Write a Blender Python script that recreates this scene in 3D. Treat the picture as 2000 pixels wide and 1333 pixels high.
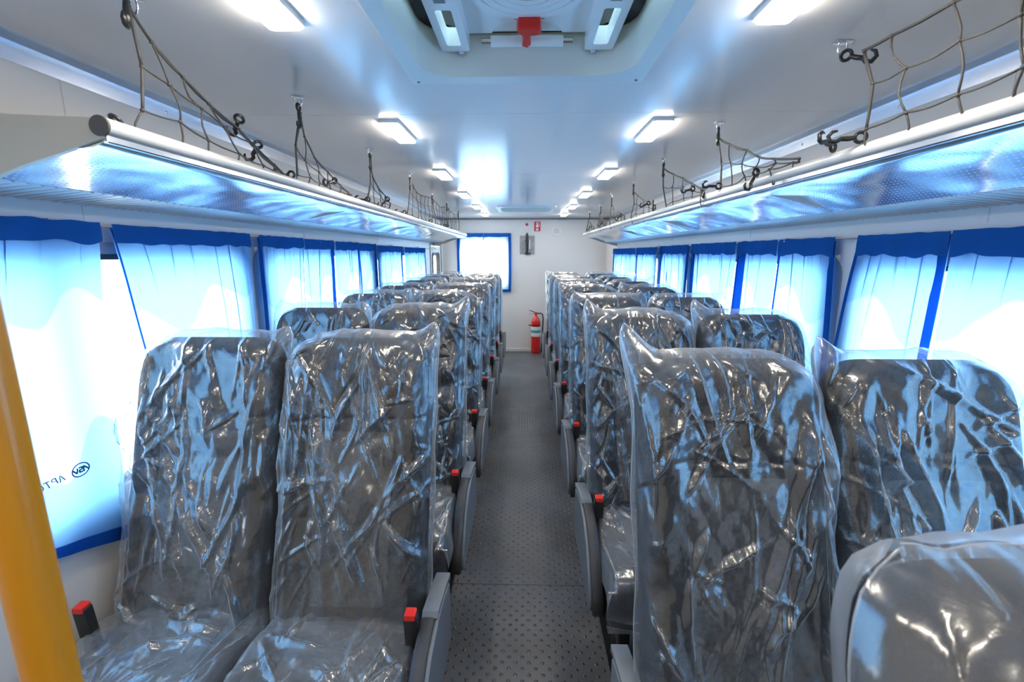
import bpy, math, random
import numpy as np
from mathutils import Vector

# ------------------------------------------------------------------ camera, sky, exposure
for o in list(bpy.data.objects):
    bpy.data.objects.remove(o)
SC = bpy.context.scene
COL = SC.collection
PI = math.pi

cam_data = bpy.data.cameras.new('camera')
cam = bpy.data.objects.new('camera', cam_data)
COL.objects.link(cam)
cam.location = (0.0, 0.0, 1.445)
cam.rotation_euler = (math.radians(90 - 11.043), 0, math.radians(1.518))
cam_data.sensor_width = 36.0
cam_data.lens = 16.0
cam_data.clip_start = 0.02
cam_data.dof.use_dof = True
cam_data.dof.focus_distance = 1.7
cam_data.dof.aperture_fstop = 7.0
SC.camera = cam

world = bpy.data.worlds.new('overcast_sky')
SC.world = world
world.use_nodes = True
bg = world.node_tree.nodes['Background']
bg.inputs[0].default_value = (0.88, 0.94, 1.0, 1)
bg.inputs[1].default_value = 3.6

SC.view_settings.view_transform = 'Standard'
SC.view_settings.look = 'None'
SC.view_settings.gamma = 1.0
SC.view_settings.use_curve_mapping = False
SC.view_settings.exposure = 1.6
SC.cycles.transparent_max_bounces = 28
SC.cycles.adaptive_threshold = 0.02
SC.cycles.max_bounces = 7
SC.cycles.diffuse_bounces = 4
SC.cycles.glossy_bounces = 3
SC.cycles.transmission_bounces = 5
SC.cycles.sample_clamp_indirect = 6.0
SC.cycles.caustics_reflective = False
SC.cycles.caustics_refractive = False
LAMP_STRENGTH = 19.0

# ------------------------------------------------------------------ materials
def new_mat(name):
    m = bpy.data.materials.new(name)
    m.use_nodes = True
    return m, m.node_tree.nodes, m.node_tree.links

def pbr(name, col, rough=0.5, metal=0.0, spec=0.5, coat=0.0, bump=None, var=None, emit=None):
    """bump = (scale, strength, detail); var = (scale, amount) gentle colour variation"""
    m, N, L = new_mat(name)
    b = N['Principled BSDF']
    b.inputs['Base Color'].default_value = (*col, 1)
    b.inputs['Roughness'].default_value = rough
    b.inputs['Metallic'].default_value = metal
    b.inputs['Specular IOR Level'].default_value = spec
    b.inputs['Coat Weight'].default_value = coat
    b.inputs['Coat Roughness'].default_value = 0.08
    if emit:
        b.inputs['Emission Color'].default_value = (*emit[0], 1)
        b.inputs['Emission Strength'].default_value = emit[1]
    if bump or var:
        tc = N.new('ShaderNodeTexCoord')
    if bump:
        n = N.new('ShaderNodeTexNoise')
        n.inputs['Scale'].default_value = bump[0]
        n.inputs['Detail'].default_value = bump[2] if len(bump) > 2 else 3
        L.new(tc.outputs['Object'], n.inputs['Vector'])
        bp = N.new('ShaderNodeBump')
        bp.inputs['Strength'].default_value = bump[1]
        bp.inputs['Distance'].default_value = 0.01
        L.new(n.outputs['Fac'], bp.inputs['Height'])
        L.new(bp.outputs['Normal'], b.inputs['Normal'])
    if var:
        n = N.new('ShaderNodeTexNoise')
        n.inputs['Scale'].default_value = var[0]
        n.inputs['Detail'].default_value = 4
        L.new(tc.outputs['Object'], n.inputs['Vector'])
        r = N.new('ShaderNodeValToRGB')
        r.color_ramp.elements[0].position = 0.3
        r.color_ramp.elements[1].position = 0.7
        r.color_ramp.elements[0].color = (*[c * (1 - var[1]) for c in col], 1)
        r.color_ramp.elements[1].color = (*[min(1, c * (1 + var[1])) for c in col], 1)
        L.new(n.outputs['Fac'], r.inputs['Fac'])
        L.new(r.outputs['Color'], b.inputs['Base Color'])
    return m

M = {}
M['wall'] = pbr('white_laminate', (0.77, 0.76, 0.74), 0.35, spec=0.4, bump=(3, 0.02))
M['beige'] = pbr('beige_laminate', (0.72, 0.64, 0.52), 0.4, bump=(3, 0.02))
M['ceiling'] = pbr('glossy_white_panel', (0.90, 0.89, 0.89), 0.15, spec=0.42, bump=(2.2, 0.012, 1))
M['ceiling_back'] = pbr('ceiling_backing', (0.35, 0.36, 0.38), 0.6)
M['floor'] = pbr('grey_rubber_floor', (0.130, 0.135, 0.146), 0.40, spec=0.35, bump=(140, 0.12, 3), var=(3.0, 0.22))
M['stud'] = pbr('rubber_stud', (0.066, 0.069, 0.078), 0.24, spec=0.55)
M['fabric'] = pbr('dark_grey_fabric', (0.020, 0.022, 0.027), 0.85, spec=0.2, bump=(420, 0.35, 2), var=(60, 0.25))
M['panel_fabric'] = pbr('mid_grey_fabric', (0.075, 0.074, 0.075), 0.85, spec=0.2, bump=(500, 0.35, 2), var=(90, 0.3))
M['black_plastic'] = pbr('black_plastic', (0.018, 0.019, 0.021), 0.4, bump=(300, 0.05))
M['arm_dark'] = pbr('charcoal_armrest', (0.040, 0.041, 0.045), 0.45, bump=(350, 0.1))
M['arm_grey'] = pbr('grey_side_shell', (0.17, 0.185, 0.205), 0.4, bump=(350, 0.06))
M['red_plastic'] = pbr('red_plastic', (0.82, 0.03, 0.02), 0.35)
M['black_metal'] = pbr('black_steel', (0.012, 0.013, 0.016), 0.4, metal=0.3)
M['chrome'] = pbr('chrome', (0.75, 0.76, 0.78), 0.12, metal=1.0)
M['aluminium'] = pbr('brushed_aluminium', (0.72, 0.75, 0.80), 0.22, metal=1.0, bump=(14, 0.05, 2))
M['rail'] = pbr('pale_rail', (0.62, 0.62, 0.60), 0.28, spec=0.5)
M['cream'] = pbr('cream_end_plate', (0.56, 0.51, 0.41), 0.45)
M['rail_cap'] = pbr('dark_rail_cap', (0.10, 0.095, 0.085), 0.5)
M['cord'] = pbr('dark_elastic_cord', (0.075, 0.072, 0.068), 0.55, bump=(600, 0.3))
M['hook'] = pbr('black_hook_plastic', (0.02, 0.02, 0.022), 0.3)
M['yellow'] = pbr('yellow_pole_paint', (0.62, 0.27, 0.012), 0.30, spec=0.5, coat=0.2)
M['frame_grey'] = pbr('grey_window_frame', (0.30, 0.32, 0.36), 0.4)
M['gasket'] = pbr('black_gasket', (0.02, 0.02, 0.022), 0.5)
M['hatch'] = pbr('pale_hatch_plastic', (0.80, 0.86, 0.85), 0.35)
M['hatch_white'] = pbr('white_hatch_plastic', (0.88, 0.90, 0.90), 0.3)
M['hatch_cream'] = pbr('off_white_plastic', (0.80, 0.81, 0.76), 0.35)
M['lamp_body'] = pbr('white_lamp_body', (0.82, 0.82, 0.82), 0.4)
M['lens'] = pbr('lit_lamp_lens', (0.9, 0.9, 0.88), 0.4, emit=((1.0, 0.90, 0.76), LAMP_STRENGTH))
M['ext_red'] = pbr('extinguisher_red', (0.72, 0.018, 0.015), 0.25, coat=0.4)
M['sign_red'] = pbr('sign_red', (0.72, 0.03, 0.05), 0.45)
M['sign_white'] = pbr('sign_white', (0.85, 0.84, 0.84), 0.45)
M['plate_grey'] = pbr('grey_metal_plate', (0.34, 0.35, 0.37), 0.4, metal=0.5, var=(18, 0.2))
M['trim_grey'] = pbr('grey_trim', (0.25, 0.25, 0.26), 0.45)
M['label_blue'] = pbr('teal_print', (0.10, 0.35, 0.42), 0.5)
M['label_cream'] = pbr('cream_print', (0.75, 0.70, 0.50), 0.5)
M['print_blue'] = pbr('navy_print', (0.01, 0.07, 0.30), 0.7)
M['snow'] = pbr('snow', (0.86, 0.88, 0.92), 0.8, bump=(2, 0.3, 5))

def glass_mat():
    m, N, L = new_mat('window_glass')
    N.remove(N['Principled BSDF'])
    out = N['Material Output']
    tr = N.new('ShaderNodeBsdfTransparent'); tr.inputs[0].default_value = (0.95, 0.97, 0.97, 1)
    gl = N.new('ShaderNodeBsdfGlossy'); gl.inputs['Roughness'].default_value = 0.02
    lw = N.new('ShaderNodeLayerWeight'); lw.inputs['Blend'].default_value = 0.5
    pw = N.new('ShaderNodeMath'); pw.operation = 'POWER'; pw.inputs[1].default_value = 5
    L.new(lw.outputs['Facing'], pw.inputs[0])
    fr = N.new('ShaderNodeMath'); fr.operation = 'MULTIPLY_ADD'; fr.inputs[1].default_value = 0.8; fr.inputs[2].default_value = 0.04
    L.new(pw.outputs[0], fr.inputs[0])
    mx = N.new('ShaderNodeMixShader')
    L.new(fr.outputs[0], mx.inputs[0]); L.new(tr.outputs[0], mx.inputs[1]); L.new(gl.outputs[0], mx.inputs[2])
    L.new(mx.outputs[0], out.inputs[0])
    return m
M['glass'] = glass_mat()

def film_mat(name, haze, refl):
    """thin crinkled polyethylene: clear, glossy, a little milky where seen edge-on"""
    m, N, L = new_mat(name)
    N.remove(N['Principled BSDF'])
    out = N['Material Output']
    tc = N.new('ShaderNodeTexCoord')
    mp = N.new('ShaderNodeMapping'); mp.inputs['Scale'].default_value = (1, 1, 0.45)
    L.new(tc.outputs['Object'], mp.inputs['Vector'])
    v = N.new('ShaderNodeTexVoronoi'); v.inputs['Scale'].default_value = 26; v.feature = 'F1'
    n = N.new('ShaderNodeTexNoise'); n.inputs['Scale'].default_value = 11; n.inputs['Detail'].default_value = 5
    n.inputs['Distortion'].default_value = 1.6
    L.new(mp.outputs[0], v.inputs['Vector']); L.new(mp.outputs[0], n.inputs['Vector'])
    ad = N.new('ShaderNodeMath'); ad.operation = 'MULTIPLY_ADD'
    L.new(v.outputs['Distance'], ad.inputs[0]); ad.inputs[1].default_value = 0.28; L.new(n.outputs['Fac'], ad.inputs[2])
    bp = N.new('ShaderNodeBump'); bp.inputs['Strength'].default_value = 0.32; bp.inputs['Distance'].default_value = 0.008
    L.new(ad.outputs[0], bp.inputs['Height'])
    tr = N.new('ShaderNodeBsdfTransparent'); tr.inputs[0].default_value = (0.97, 0.98, 0.985, 1)
    gl = N.new('ShaderNodeBsdfGlossy'); gl.inputs['Roughness'].default_value = 0.17
    gl.inputs[0].default_value = (1, 1, 1, 1)
    L.new(bp.outputs[0], gl.inputs['Normal'])
    df = N.new('ShaderNodeBsdfDiffuse'); df.inputs[0].default_value = (0.86, 0.89, 0.93, 1)
    tl = N.new('ShaderNodeBsdfTranslucent'); tl.inputs[0].default_value = (0.86, 0.90, 0.95, 1)
    hz = N.new('ShaderNodeMixShader'); hz.inputs[0].default_value = 0.45
    L.new(df.outputs[0], hz.inputs[1]); L.new(tl.outputs[0], hz.inputs[2])
    lw = N.new('ShaderNodeLayerWeight'); lw.inputs['Blend'].default_value = 0.5
    pw = N.new('ShaderNodeMath'); pw.operation = 'POWER'; pw.inputs[1].default_value = 1.9
    L.new(lw.outputs['Facing'], pw.inputs[0])
    hf = N.new('ShaderNodeMath'); hf.operation = 'MULTIPLY_ADD'; hf.inputs[1].default_value = 0.52; hf.inputs[2].default_value = haze
    L.new(pw.outputs[0], hf.inputs[0])
    m1 = N.new('ShaderNodeMixShader')
    L.new(hf.outputs[0], m1.inputs[0]); L.new(tr.outputs[0], m1.inputs[1]); L.new(hz.outputs[0], m1.inputs[2])
    lw2 = N.new('ShaderNodeLayerWeight'); lw2.inputs['Blend'].default_value = 0.5
    L.new(bp.outputs[0], lw2.inputs['Normal'])
    p2 = N.new('ShaderNodeMath'); p2.operation = 'POWER'; p2.inputs[1].default_value = 3.5
    L.new(lw2.outputs['Facing'], p2.inputs[0])
    ff = N.new('ShaderNodeMath'); ff.operation = 'MULTIPLY_ADD'; ff.inputs[1].default_value = 0.75; ff.inputs[2].default_value = refl
    ff.use_clamp = True
    L.new(p2.outputs[0], ff.inputs[0])
    m2 = N.new('ShaderNodeMixShader')
    L.new(ff.outputs[0], m2.inputs[0]); L.new(m1.outputs[0], m2.inputs[1])
    g2 = N.new('ShaderNodeBsdfGlossy'); g2.inputs['Roughness'].default_value = 0.42; g2.inputs[0].default_value = (1, 1, 1, 1)
    L.new(bp.outputs[0], g2.inputs['Normal'])
    mg = N.new('ShaderNodeMixShader'); mg.inputs[0].default_value = 0.30
    L.new(gl.outputs[0], mg.inputs[1]); L.new(g2.outputs[0], mg.inputs[2]); L.new(mg.outputs[0], m2.inputs[2])
    L.new(m2.outputs[0], out.inputs[0])
    return m
M['film'] = film_mat('clear_plastic_film', 0.022, 0.122)
M['film_milky'] = film_mat('milky_plastic_film', 0.09, 0.13)
M['film_seam'] = film_mat('welded_film_seam', 0.35, 0.10)

def curtain_mat(name, refl, trans, printed=False, w_t=0.62):
    m, N, L = new_mat(name)
    N.remove(N['Principled BSDF'])
    out = N['Material Output']
    df = N.new('ShaderNodeBsdfDiffuse'); df.inputs[0].default_value = (*refl, 1)
    tl = N.new('ShaderNodeBsdfTranslucent'); tl.inputs[0].default_value = (*trans, 1)
    mx = N.new('ShaderNodeMixShader'); mx.inputs[0].default_value = w_t
    L.new(df.outputs[0], mx.inputs[1]); L.new(tl.outputs[0], mx.inputs[2])
    L.new(mx.outputs[0], out.inputs[0])
    tc = N.new('ShaderNodeTexCoord')
    nz = N.new('ShaderNodeTexNoise'); nz.inputs['Scale'].default_value = 30
    L.new(tc.outputs['Object'], nz.inputs['Vector'])
    bp = N.new('ShaderNodeBump'); bp.inputs['Strength'].default_value = 0.15; bp.inputs['Distance'].default_value = 0.01
    L.new(nz.outputs['Fac'], bp.inputs['Height']); L.new(bp.outputs[0], df.inputs['Normal'])
    if printed:
        # printed pale wave across the cloth (flat print: a wavy band of thinner ink)
        sx = N.new('ShaderNodeSeparateXYZ'); L.new(tc.outputs['Object'], sx.inputs[0])
        n2 = N.new('ShaderNodeTexNoise'); n2.noise_dimensions = '1D'; n2.inputs['Scale'].default_value = 4.2; n2.inputs['Detail'].default_value = 0.5
        L.new(sx.outputs['Y'], n2.inputs['W'])
        def band(base, amp):
            a = N.new('ShaderNodeMath'); a.operation = 'MULTIPLY_ADD'; a.inputs[1].default_value = amp; a.inputs[2].default_value = base
            L.new(n2.outputs['Fac'], a.inputs[0])
            d = N.new('ShaderNodeMath'); d.operation = 'SUBTRACT'
            L.new(sx.outputs['Z'], d.inputs[0]); L.new(a.outputs[0], d.inputs[1])
            s = N.new('ShaderNodeMath'); s.operation = 'MULTIPLY_ADD'; s.inputs[1].default_value = 160; s.inputs[2].default_value = 0.5; s.use_clamp = True
            L.new(d.outputs[0], s.inputs[0])
            return s
        up = band(-0.42, 0.36)      # 1 above the upper wave
        lo = band(-0.90, 0.55)      # 1 above the lower wave
        sub = N.new('ShaderNodeMath'); sub.operation = 'SUBTRACT'; sub.use_clamp = True
        L.new(lo.outputs[0], sub.inputs[0]); L.new(up.outputs[0], sub.inputs[1])
        mc = N.new('ShaderNodeMix'); mc.data_type = 'RGBA'
        L.new(sub.outputs[0], mc.inputs['Factor'])
        mc.inputs[6].default_value = (*trans, 1)
        mc.inputs[7].default_value = (min(1, trans[0] * 1.45), min(1, trans[1] * 1.25), min(1, trans[2] * 1.06), 1)
        L.new(mc.outputs[2], tl.inputs[0])
    return m
M['curtain'] = curtain_mat('blue_curtain_cloth', (0.05, 0.21, 0.62), (0.20, 0.48, 0.89), True)
M['curtain_hem'] = curtain_mat('dark_blue_hem', (0.012, 0.10, 0.42), (0.012, 0.12, 0.55), False, 0.4)
M['curtain_head'] = curtain_mat('blue_heading', (0.020, 0.13, 0.46), (0.03, 0.16, 0.50), False, 0.3)
M['dome'] = curtain_mat('frosted_hatch_dome', (0.75, 0.82, 0.84), (0.55, 0.66, 0.68), False, 0.6)
M['rear_curtain'] = curtain_mat('thin_rear_curtain', (0.25, 0.45, 0.8), (0.60, 0.82, 1.0), False, 0.75)

def perforated_mat():
    m, N, L = new_mat('perforated_aluminium')
    b = N['Principled BSDF']
    b.inputs['Base Color'].default_value = (0.90, 0.92, 0.95, 1)
    b.inputs['Metallic'].default_value = 1.0
    b.inputs['Roughness'].default_value = 0.20
    tc = N.new('ShaderNodeTexCoord')
    sp = N.new('ShaderNodeSeparateXYZ'); L.new(tc.outputs['UV'], sp.inputs[0])
    def mth(op, a, bb):
        n = N.new('ShaderNodeMath'); n.operation = op
        for i, q in enumerate((a, bb)):
            if q is None: continue
            if isinstance(q, (int, float)): n.inputs[i].default_value = q
            else: L.new(q, n.inputs[i])
        return n.outputs[0]
    u = mth('DIVIDE', sp.outputs['X'], 0.0125)
    v = mth('DIVIDE', sp.outputs['Y'], 0.0125)
    row = mth('FLOOR', v, None)
    sh = mth('MULTIPLY', mth('MODULO', row, 2.0), 0.5)
    fu = mth('SUBTRACT', mth('FRACT', mth('ADD', u, sh), None), 0.5)
    fv = mth('SUBTRACT', mth('FRACT', v, None), 0.5)
    r = mth('SQRT', mth('ADD', mth('MULTIPLY', fu, fu), mth('MULTIPLY', fv, fv)), None)
    hole = mth('MULTIPLY', mth('LESS_THAN', r, 0.175), mth('GREATER_THAN', sp.outputs['Y'], 0.045))
    tr = N.new('ShaderNodeBsdfTransparent')
    mx = N.new('ShaderNodeMixShader')
    L.new(hole, mx.inputs[0]); L.new(b.outputs[0], mx.inputs[1]); L.new(tr.outputs[0], mx.inputs[2])
    L.new(mx.outputs[0], N['Material Output'].inputs[0])
    n = N.new('ShaderNodeTexNoise'); n.inputs['Scale'].default_value = 3.2; n.inputs['Detail'].default_value = 2
    L.new(tc.outputs['Object'], n.inputs['Vector'])
    bp = N.new('ShaderNodeBump'); bp.inputs['Strength'].default_value = 0.35; bp.inputs['Distance'].default_value = 0.05
    L.new(n.outputs['Fac'], bp.inputs['Height']); L.new(bp.outputs[0], b.inputs['Normal'])
    return m
M['perf'] = perforated_mat()

# ------------------------------------------------------------------ mesh helpers
class MB:
    def __init__(s): s.v = []; s.f = []
    def add(s, vs, fs):
        k = len(s.v); s.v += [tuple(map(float, p)) for p in vs]; s.f += [tuple(i + k for i in f) for f in fs]; return s
    def box(s, x0, x1, y0, y1, z0, z1, b=0.0):
        if b <= 0:
            vs = [(x, y, z) for z in (z0, z1) for y in (y0, y1) for x in (x0, x1)]
            return s.add(vs, [(0, 2, 3, 1), (4, 5, 7, 6), (0, 1, 5, 4), (2, 6, 7, 3), (0, 4, 6, 2), (1, 3, 7, 5)])
        # bevelled: three nested rings per axis via chamfered box (24 verts)
        X, Y, Z = (x0, x1), (y0, y1), (z0, z1); vs = []; idx = {}
        for i in (0, 1):
            for j in (0, 1):
                for k in (0, 1):
                    sx, sy, sz = (1 - 2 * i) * b, (1 - 2 * j) * b, (1 - 2 * k) * b
                    idx[(i, j, k, 'x')] = len(vs); vs.append((X[i], Y[j] + sy, Z[k] + sz))
                    idx[(i, j, k, 'y')] = len(vs); vs.append((X[i] + sx, Y[j], Z[k] + sz))
                    idx[(i, j, k, 'z')] = len(vs); vs.append((X[i] + sx, Y[j] + sy, Z[k]))
        fs = []
        q = [(0, 0), (1, 0), (1, 1), (0, 1)]
        for i in (0, 1):
            fs.append([idx[(i, a, c, 'x')] for a, c in q]); fs.append([idx[(a, i, c, 'y')] for a, c in q]); fs.append([idx[(a, c, i, 'z')] for a, c in q])
        for a in (0, 1):
            for c in (0, 1):
                fs.append([idx[(0, a, c, 'y')], idx[(1, a, c, 'y')], idx[(1, a, c, 'z')], idx[(0, a, c, 'z')]])
                fs.append([idx[(a, 0, c, 'x')], idx[(a, 1, c, 'x')], idx[(a, 1, c, 'z')], idx[(a, 0, c, 'z')]])
                fs.append([idx[(a, c, 0, 'x')], idx[(a, c, 1, 'x')], idx[(a, c, 1, 'y')], idx[(a, c, 0, 'y')]])
        for i in (0, 1):
            for j in (0, 1):
                for k in (0, 1): fs.append([idx[(i, j, k, t)] for t in 'xyz'])
        return s.add(vs, fs)
    def tube(s, pts, r, k=6, closed=False, cap=True, flat=1.0):
        P = [Vector(p) for p in pts]; n = len(P); rings = []
        up = None; vs = []
        for i in range(n):
            a = P[(i - 1) % n] if (closed or i > 0) else P[i]
            c = P[(i + 1) % n] if (closed or i < n - 1) else P[i]
            t = (c - a)
            t = t.normalized() if t.length > 1e-9 else Vector((0, 0, 1))
            if up is None:
                up = Vector((0, 0, 1)) if abs(t.z) < 0.9 else Vector((1, 0, 0))
            e1 = t.cross(up)
            if e1.length < 1e-6: e1 = t.cross(Vector((0.3, 1, 0.2)))
            e1.normalize(); e2 = e1.cross(t).normalized(); up = e2
            rr = r[i] if isinstance(r, (list, tuple)) else r
            for j in range(k):
                q = 2 * PI * j / k
                vs.append(P[i] + e1 * (math.cos(q) * rr * flat) + e2 * (math.sin(q) * rr))
        fs = []
        for i in range(n if closed else n - 1):
            a, b2 = i * k, ((i + 1) % n) * k
            for j in range(k):
                fs.append((a + j, a + (j + 1) % k, b2 + (j + 1) % k, b2 + j))
        if cap and not closed:
            fs.append(tuple(range(k))[::-1]); fs.append(tuple((n - 1) * k + j for j in range(k)))
        return s.add(vs, fs)
    def lathe(s, prof, k=24, axis='z', c=(0, 0, 0)):
        vs = []
        for r, h in prof:
            for j in range(k):
                q = 2 * PI * j / k
                x, y, z = r * math.cos(q), r * math.sin(q), h
                if axis == 'y': x, y, z = x, z, y
                if axis == 'x': x, y, z = z, x, y
                vs.append((x + c[0], y + c[1], z + c[2]))
        fs = []
        for i in range(len(prof) - 1):
            for j in range(k):
                fs.append((i * k + j, i * k + (j + 1) % k, (i + 1) * k + (j + 1) % k, (i + 1) * k + j))
        fs.append(tuple(range(k))[::-1]); fs.append(tuple((len(prof) - 1) * k + j for j in range(k)))
        return s.add(vs, fs)
    def extrude(s, prof, lo, hi, axis='x', bev=0.0):
        """closed 2D profile extruded along an axis; profile is (y,z) for x, (x,z) for y, (x,y) for z"""
        def P(a, b, h): return {'x': (h, a, b), 'y': (a, h, b), 'z': (a, b, h)}[axis]
        n = len(prof)
        if bev:
            cx = sum(p[0] for p in prof) / n; cy = sum(p[1] for p in prof) / n
            def inset(p):
                d = math.hypot(p[0] - cx, p[1] - cy) or 1
                return (p[0] - (p[0] - cx) / d * bev, p[1] - (p[1] - cy) / d * bev)
            lev = [([inset(p) for p in prof], lo), (prof, lo + bev), (prof, hi - bev), ([inset(p) for p in prof], hi)]
        else: lev = [(prof, lo), (prof, hi)]
        vs = [P(a, b, h) for pr, h in lev for a, b in pr]; fs = []
        for l in range(len(lev) - 1):
            for i in range(n):
                fs.append((l * n + i, l * n + (i + 1) % n, (l + 1) * n + (i + 1) % n, (l + 1) * n + i))
        fs.append(tuple(range(n))[::-1]); fs.append(tuple((len(lev) - 1) * n + i for i in range(n)))
        return s.add(vs, fs)
    def ring(s, outer, inner, lo, hi, axis='x'):
        """flat ring between two outlines with the same number of points, with thickness"""
        def P(a, b, h): return {'x': (h, a, b), 'y': (a, h, b), 'z': (a, b, h)}[axis]
        n = len(outer)
        vs = [P(*p, lo) for p in outer] + [P(*p, lo) for p in inner] + [P(*p, hi) for p in outer] + [P(*p, hi) for p in inner]
        fs = []
        for i in range(n):
            j = (i + 1) % n
            fs += [(i, j, n + j, n + i), (2 * n + i, 3 * n + i, 3 * n + j, 2 * n + j), (i, 2 * n + i, 2 * n + j, j), (n + i, n + j, 3 * n + j, 3 * n + i)]
        return s.add(vs, fs)
    def sphere(s, c, r, k=6, sc=(1, 1, 1)):
        vs = [(c[0], c[1], c[2] - r * sc[2])]
        for a in (-0.5, 0.5):
            for j in range(k):
                q = 2 * PI * j / k
                vs.append((c[0] + r * .87 * math.cos(q) * sc[0], c[1] + r * .87 * math.sin(q) * sc[1], c[2] + r * a * sc[2]))
        vs.append((c[0], c[1], c[2] + r * sc[2]))
        fs = [(0, 1 + (j + 1) % k, 1 + j) for j in range(k)] + [(1 + j, 1 + (j + 1) % k, 1 + k + (j + 1) % k, 1 + k + j) for j in range(k)] + [(1 + k + j, 1 + k + (j + 1) % k, 2 * k + 1) for j in range(k)]
        return s.add(vs, fs)
    def mesh(s, name, mat, smooth=0):
        me = bpy.data.meshes.new(name); me.from_pydata(s.v, [], s.f)
        import bmesh
        bm = bmesh.new(); bm.from_mesh(me); bmesh.ops.recalc_face_normals(bm, faces=bm.faces); bm.to_mesh(me); bm.free()
        me.materials.append(mat)
        if smooth:
            me.polygons.foreach_set('use_smooth', [True] * len(me.polygons))
            if smooth < 180: me.set_sharp_from_angle(angle=math.radians(smooth))
        return me
    def build(s, name, mat, parent=None, smooth=0, loc=None):
        return link(name, s.mesh(name, mat, smooth), parent, loc)

def link(name, me, parent=None, loc=None):
    o = bpy.data.objects.new(name, me); COL.objects.link(o)
    if parent is not None: o.parent = parent
    if loc is not None: o.location = loc
    return o

def grid_mesh(name, P, mat, smooth=180, uv=None):
    """P: array (nu, nv, 3)"""
    nu, nv = P.shape[:2]
    me = bpy.data.meshes.new(name)
    idx = np.arange(nu * nv).reshape(nu, nv)
    q = np.stack([idx[:-1, :-1], idx[1:, :-1], idx[1:, 1:], idx[:-1, 1:]], -1).reshape(-1, 4)
    me.vertices.add(nu * nv); me.vertices.foreach_set('co', P.reshape(-1).astype(np.float32))
    me.loops.add(q.size); me.loops.foreach_set('vertex_index', q.reshape(-1).astype(np.int32))
    me.polygons.add(len(q)); me.polygons.foreach_set('loop_start', (np.arange(len(q)) * 4).astype(np.int32))
    me.update(calc_edges=True)
    me.polygons.foreach_set('use_smooth', [smooth > 0] * len(q))
    if uv is not None:
        ul = me.uv_layers.new(name='UVMap')
        ul.data.foreach_set('uv', uv.reshape(-1, 2)[q.reshape(-1)].reshape(-1).astype(np.float32))
    me.materials.append(mat); me.validate()
    return me

def empty(name, loc=(0, 0, 0)):
    o = bpy.data.objects.new(name, None); COL.objects.link(o); o.location = loc; o.empty_display_size = 0.1
    return o

def tag(o, label=None, cat=None, group=None, kind=None):
    if label: o['label'] = label
    if cat: o['category'] = cat
    if group: o['group'] = group
    if kind: o['kind'] = kind
    return o

def rrect(x0, x1, y0, y1, r, n=6):
    pts = []
    for cx, cy, a0 in ((x1 - r, y1 - r, 0), (x0 + r, y1 - r, 90), (x0 + r, y0 + r, 180), (x1 - r, y0 + r, 270)):
        for i in range(n + 1):
            a = math.radians(a0 + 90 * i / n); pts.append((cx + r * math.cos(a), cy + r * math.sin(a)))
    return pts

def cells_with_holes(a_edges, b_edges, holes):
    A = sorted(set(a_edges + [h[i] for h in holes for i in (0, 1)])); B = sorted(set(b_edges + [h[i] for h in holes for i in (2, 3)]))
    for i in range(len(A) - 1):
        for j in range(len(B) - 1):
            ca, cb = (A[i] + A[i + 1]) / 2, (B[j] + B[j + 1]) / 2
            if not any(h[0] < ca < h[1] and h[2] < cb < h[3] for h in holes): yield A[i], A[i + 1], B[j], B[j + 1]

ORD = ['first', 'second', 'third', 'fourth', 'fifth', 'sixth', 'seventh', 'eighth', 'ninth', 'tenth']

# ------------------------------------------------------------------ the shell of the bus body
WX, CZ, YB, YF = 1.16, 1.915, 6.6, -2.2     # wall x, ceiling z, rear wall y, wall behind the camera

# floor
tag(MB().box(-WX - .05, WX + .05, YF, YB + .05, -.06, 0).build('floor', M['floor']), kind='structure')
FLOOR = bpy.data.objects['floor']
sm = MB(); row = 0; y = 0.9
while y < 5.2:
    x = -0.36 + (0.024 if row % 2 else 0)
    while x <= 0.37:
        k = 8; r = .0075; h = .0022
        vs = [(x + r * math.cos(2 * PI * j / k), y + r * math.sin(2 * PI * j / k), 0) for j in range(k)]
        vs += [(x + .72 * r * math.cos(2 * PI * j / k), y + .72 * r * math.sin(2 * PI * j / k), h * .75) for j in range(k)] + [(x, y, h)]
        sm.add(vs, [(j, (j + 1) % k, k + (j + 1) % k, k + j) for j in range(k)] + [(k + j, k + (j + 1) % k, 2 * k) for j in range(k)])
        x += 0.048
    y += 0.024; row += 1
me = bpy.data.meshes.new('floor_studs'); me.from_pydata(sm.v, [], sm.f); me.materials.append(M['stud'])
me.polygons.foreach_set('use_smooth', [True] * len(me.polygons))
o = link('floor_stud', me, FLOOR); o['kind'] = 'stuff'
for ys in (1.77, 3.2, 4.7):
    MB().box(-.40, .40, ys - .0015, ys + .0015, 0, .0012).build('floor_seam', M['gasket'], FLOOR)

# windows: (y0, y1, z0, z1)
LW = [(0.30, 1.86, .75, 1.472), (1.965, 3.42, .75, 1.470), (3.58, 5.28, .75, 1.462)]
RW = [(0.10, 1.62, .75, 1.440), (1.73, 3.14, .75, 1.440), (3.26, 3.90, .75, 1.440), (4.00, 5.90, .75, 1.440)]
DOOR = (5.70, 6.42, 0.02, 1.54)
REARW = (-0.93, -0.21, .93, 1.66)
def side_wall(name, x0, x1, holes):
    m = MB()
    for a0, a1, b0, b1 in cells_with_holes([YF, YB], [0, CZ], holes): m.box(x0, x1, a0, a1, b0, b1)
    return tag(m.build(name, M['wall']), kind='structure')
wl = side_wall('wall_left', -WX - .05, -WX, LW + [DOOR])
wr = side_wall('wall_right', WX, WX + .05, RW)
m = MB()
for a0, a1, b0, b1 in cells_with_holes([-WX, WX], [0, CZ], [REARW]): m.box(a0, a1, YB, YB + .05, b0, b1)
wb = tag(m.build('wall_rear', M['wall']), kind='structure')
tag(MB().box(-WX, WX, YF - .05, YF, 0, CZ).build('wall_front', M['beige']), kind='structure')
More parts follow.
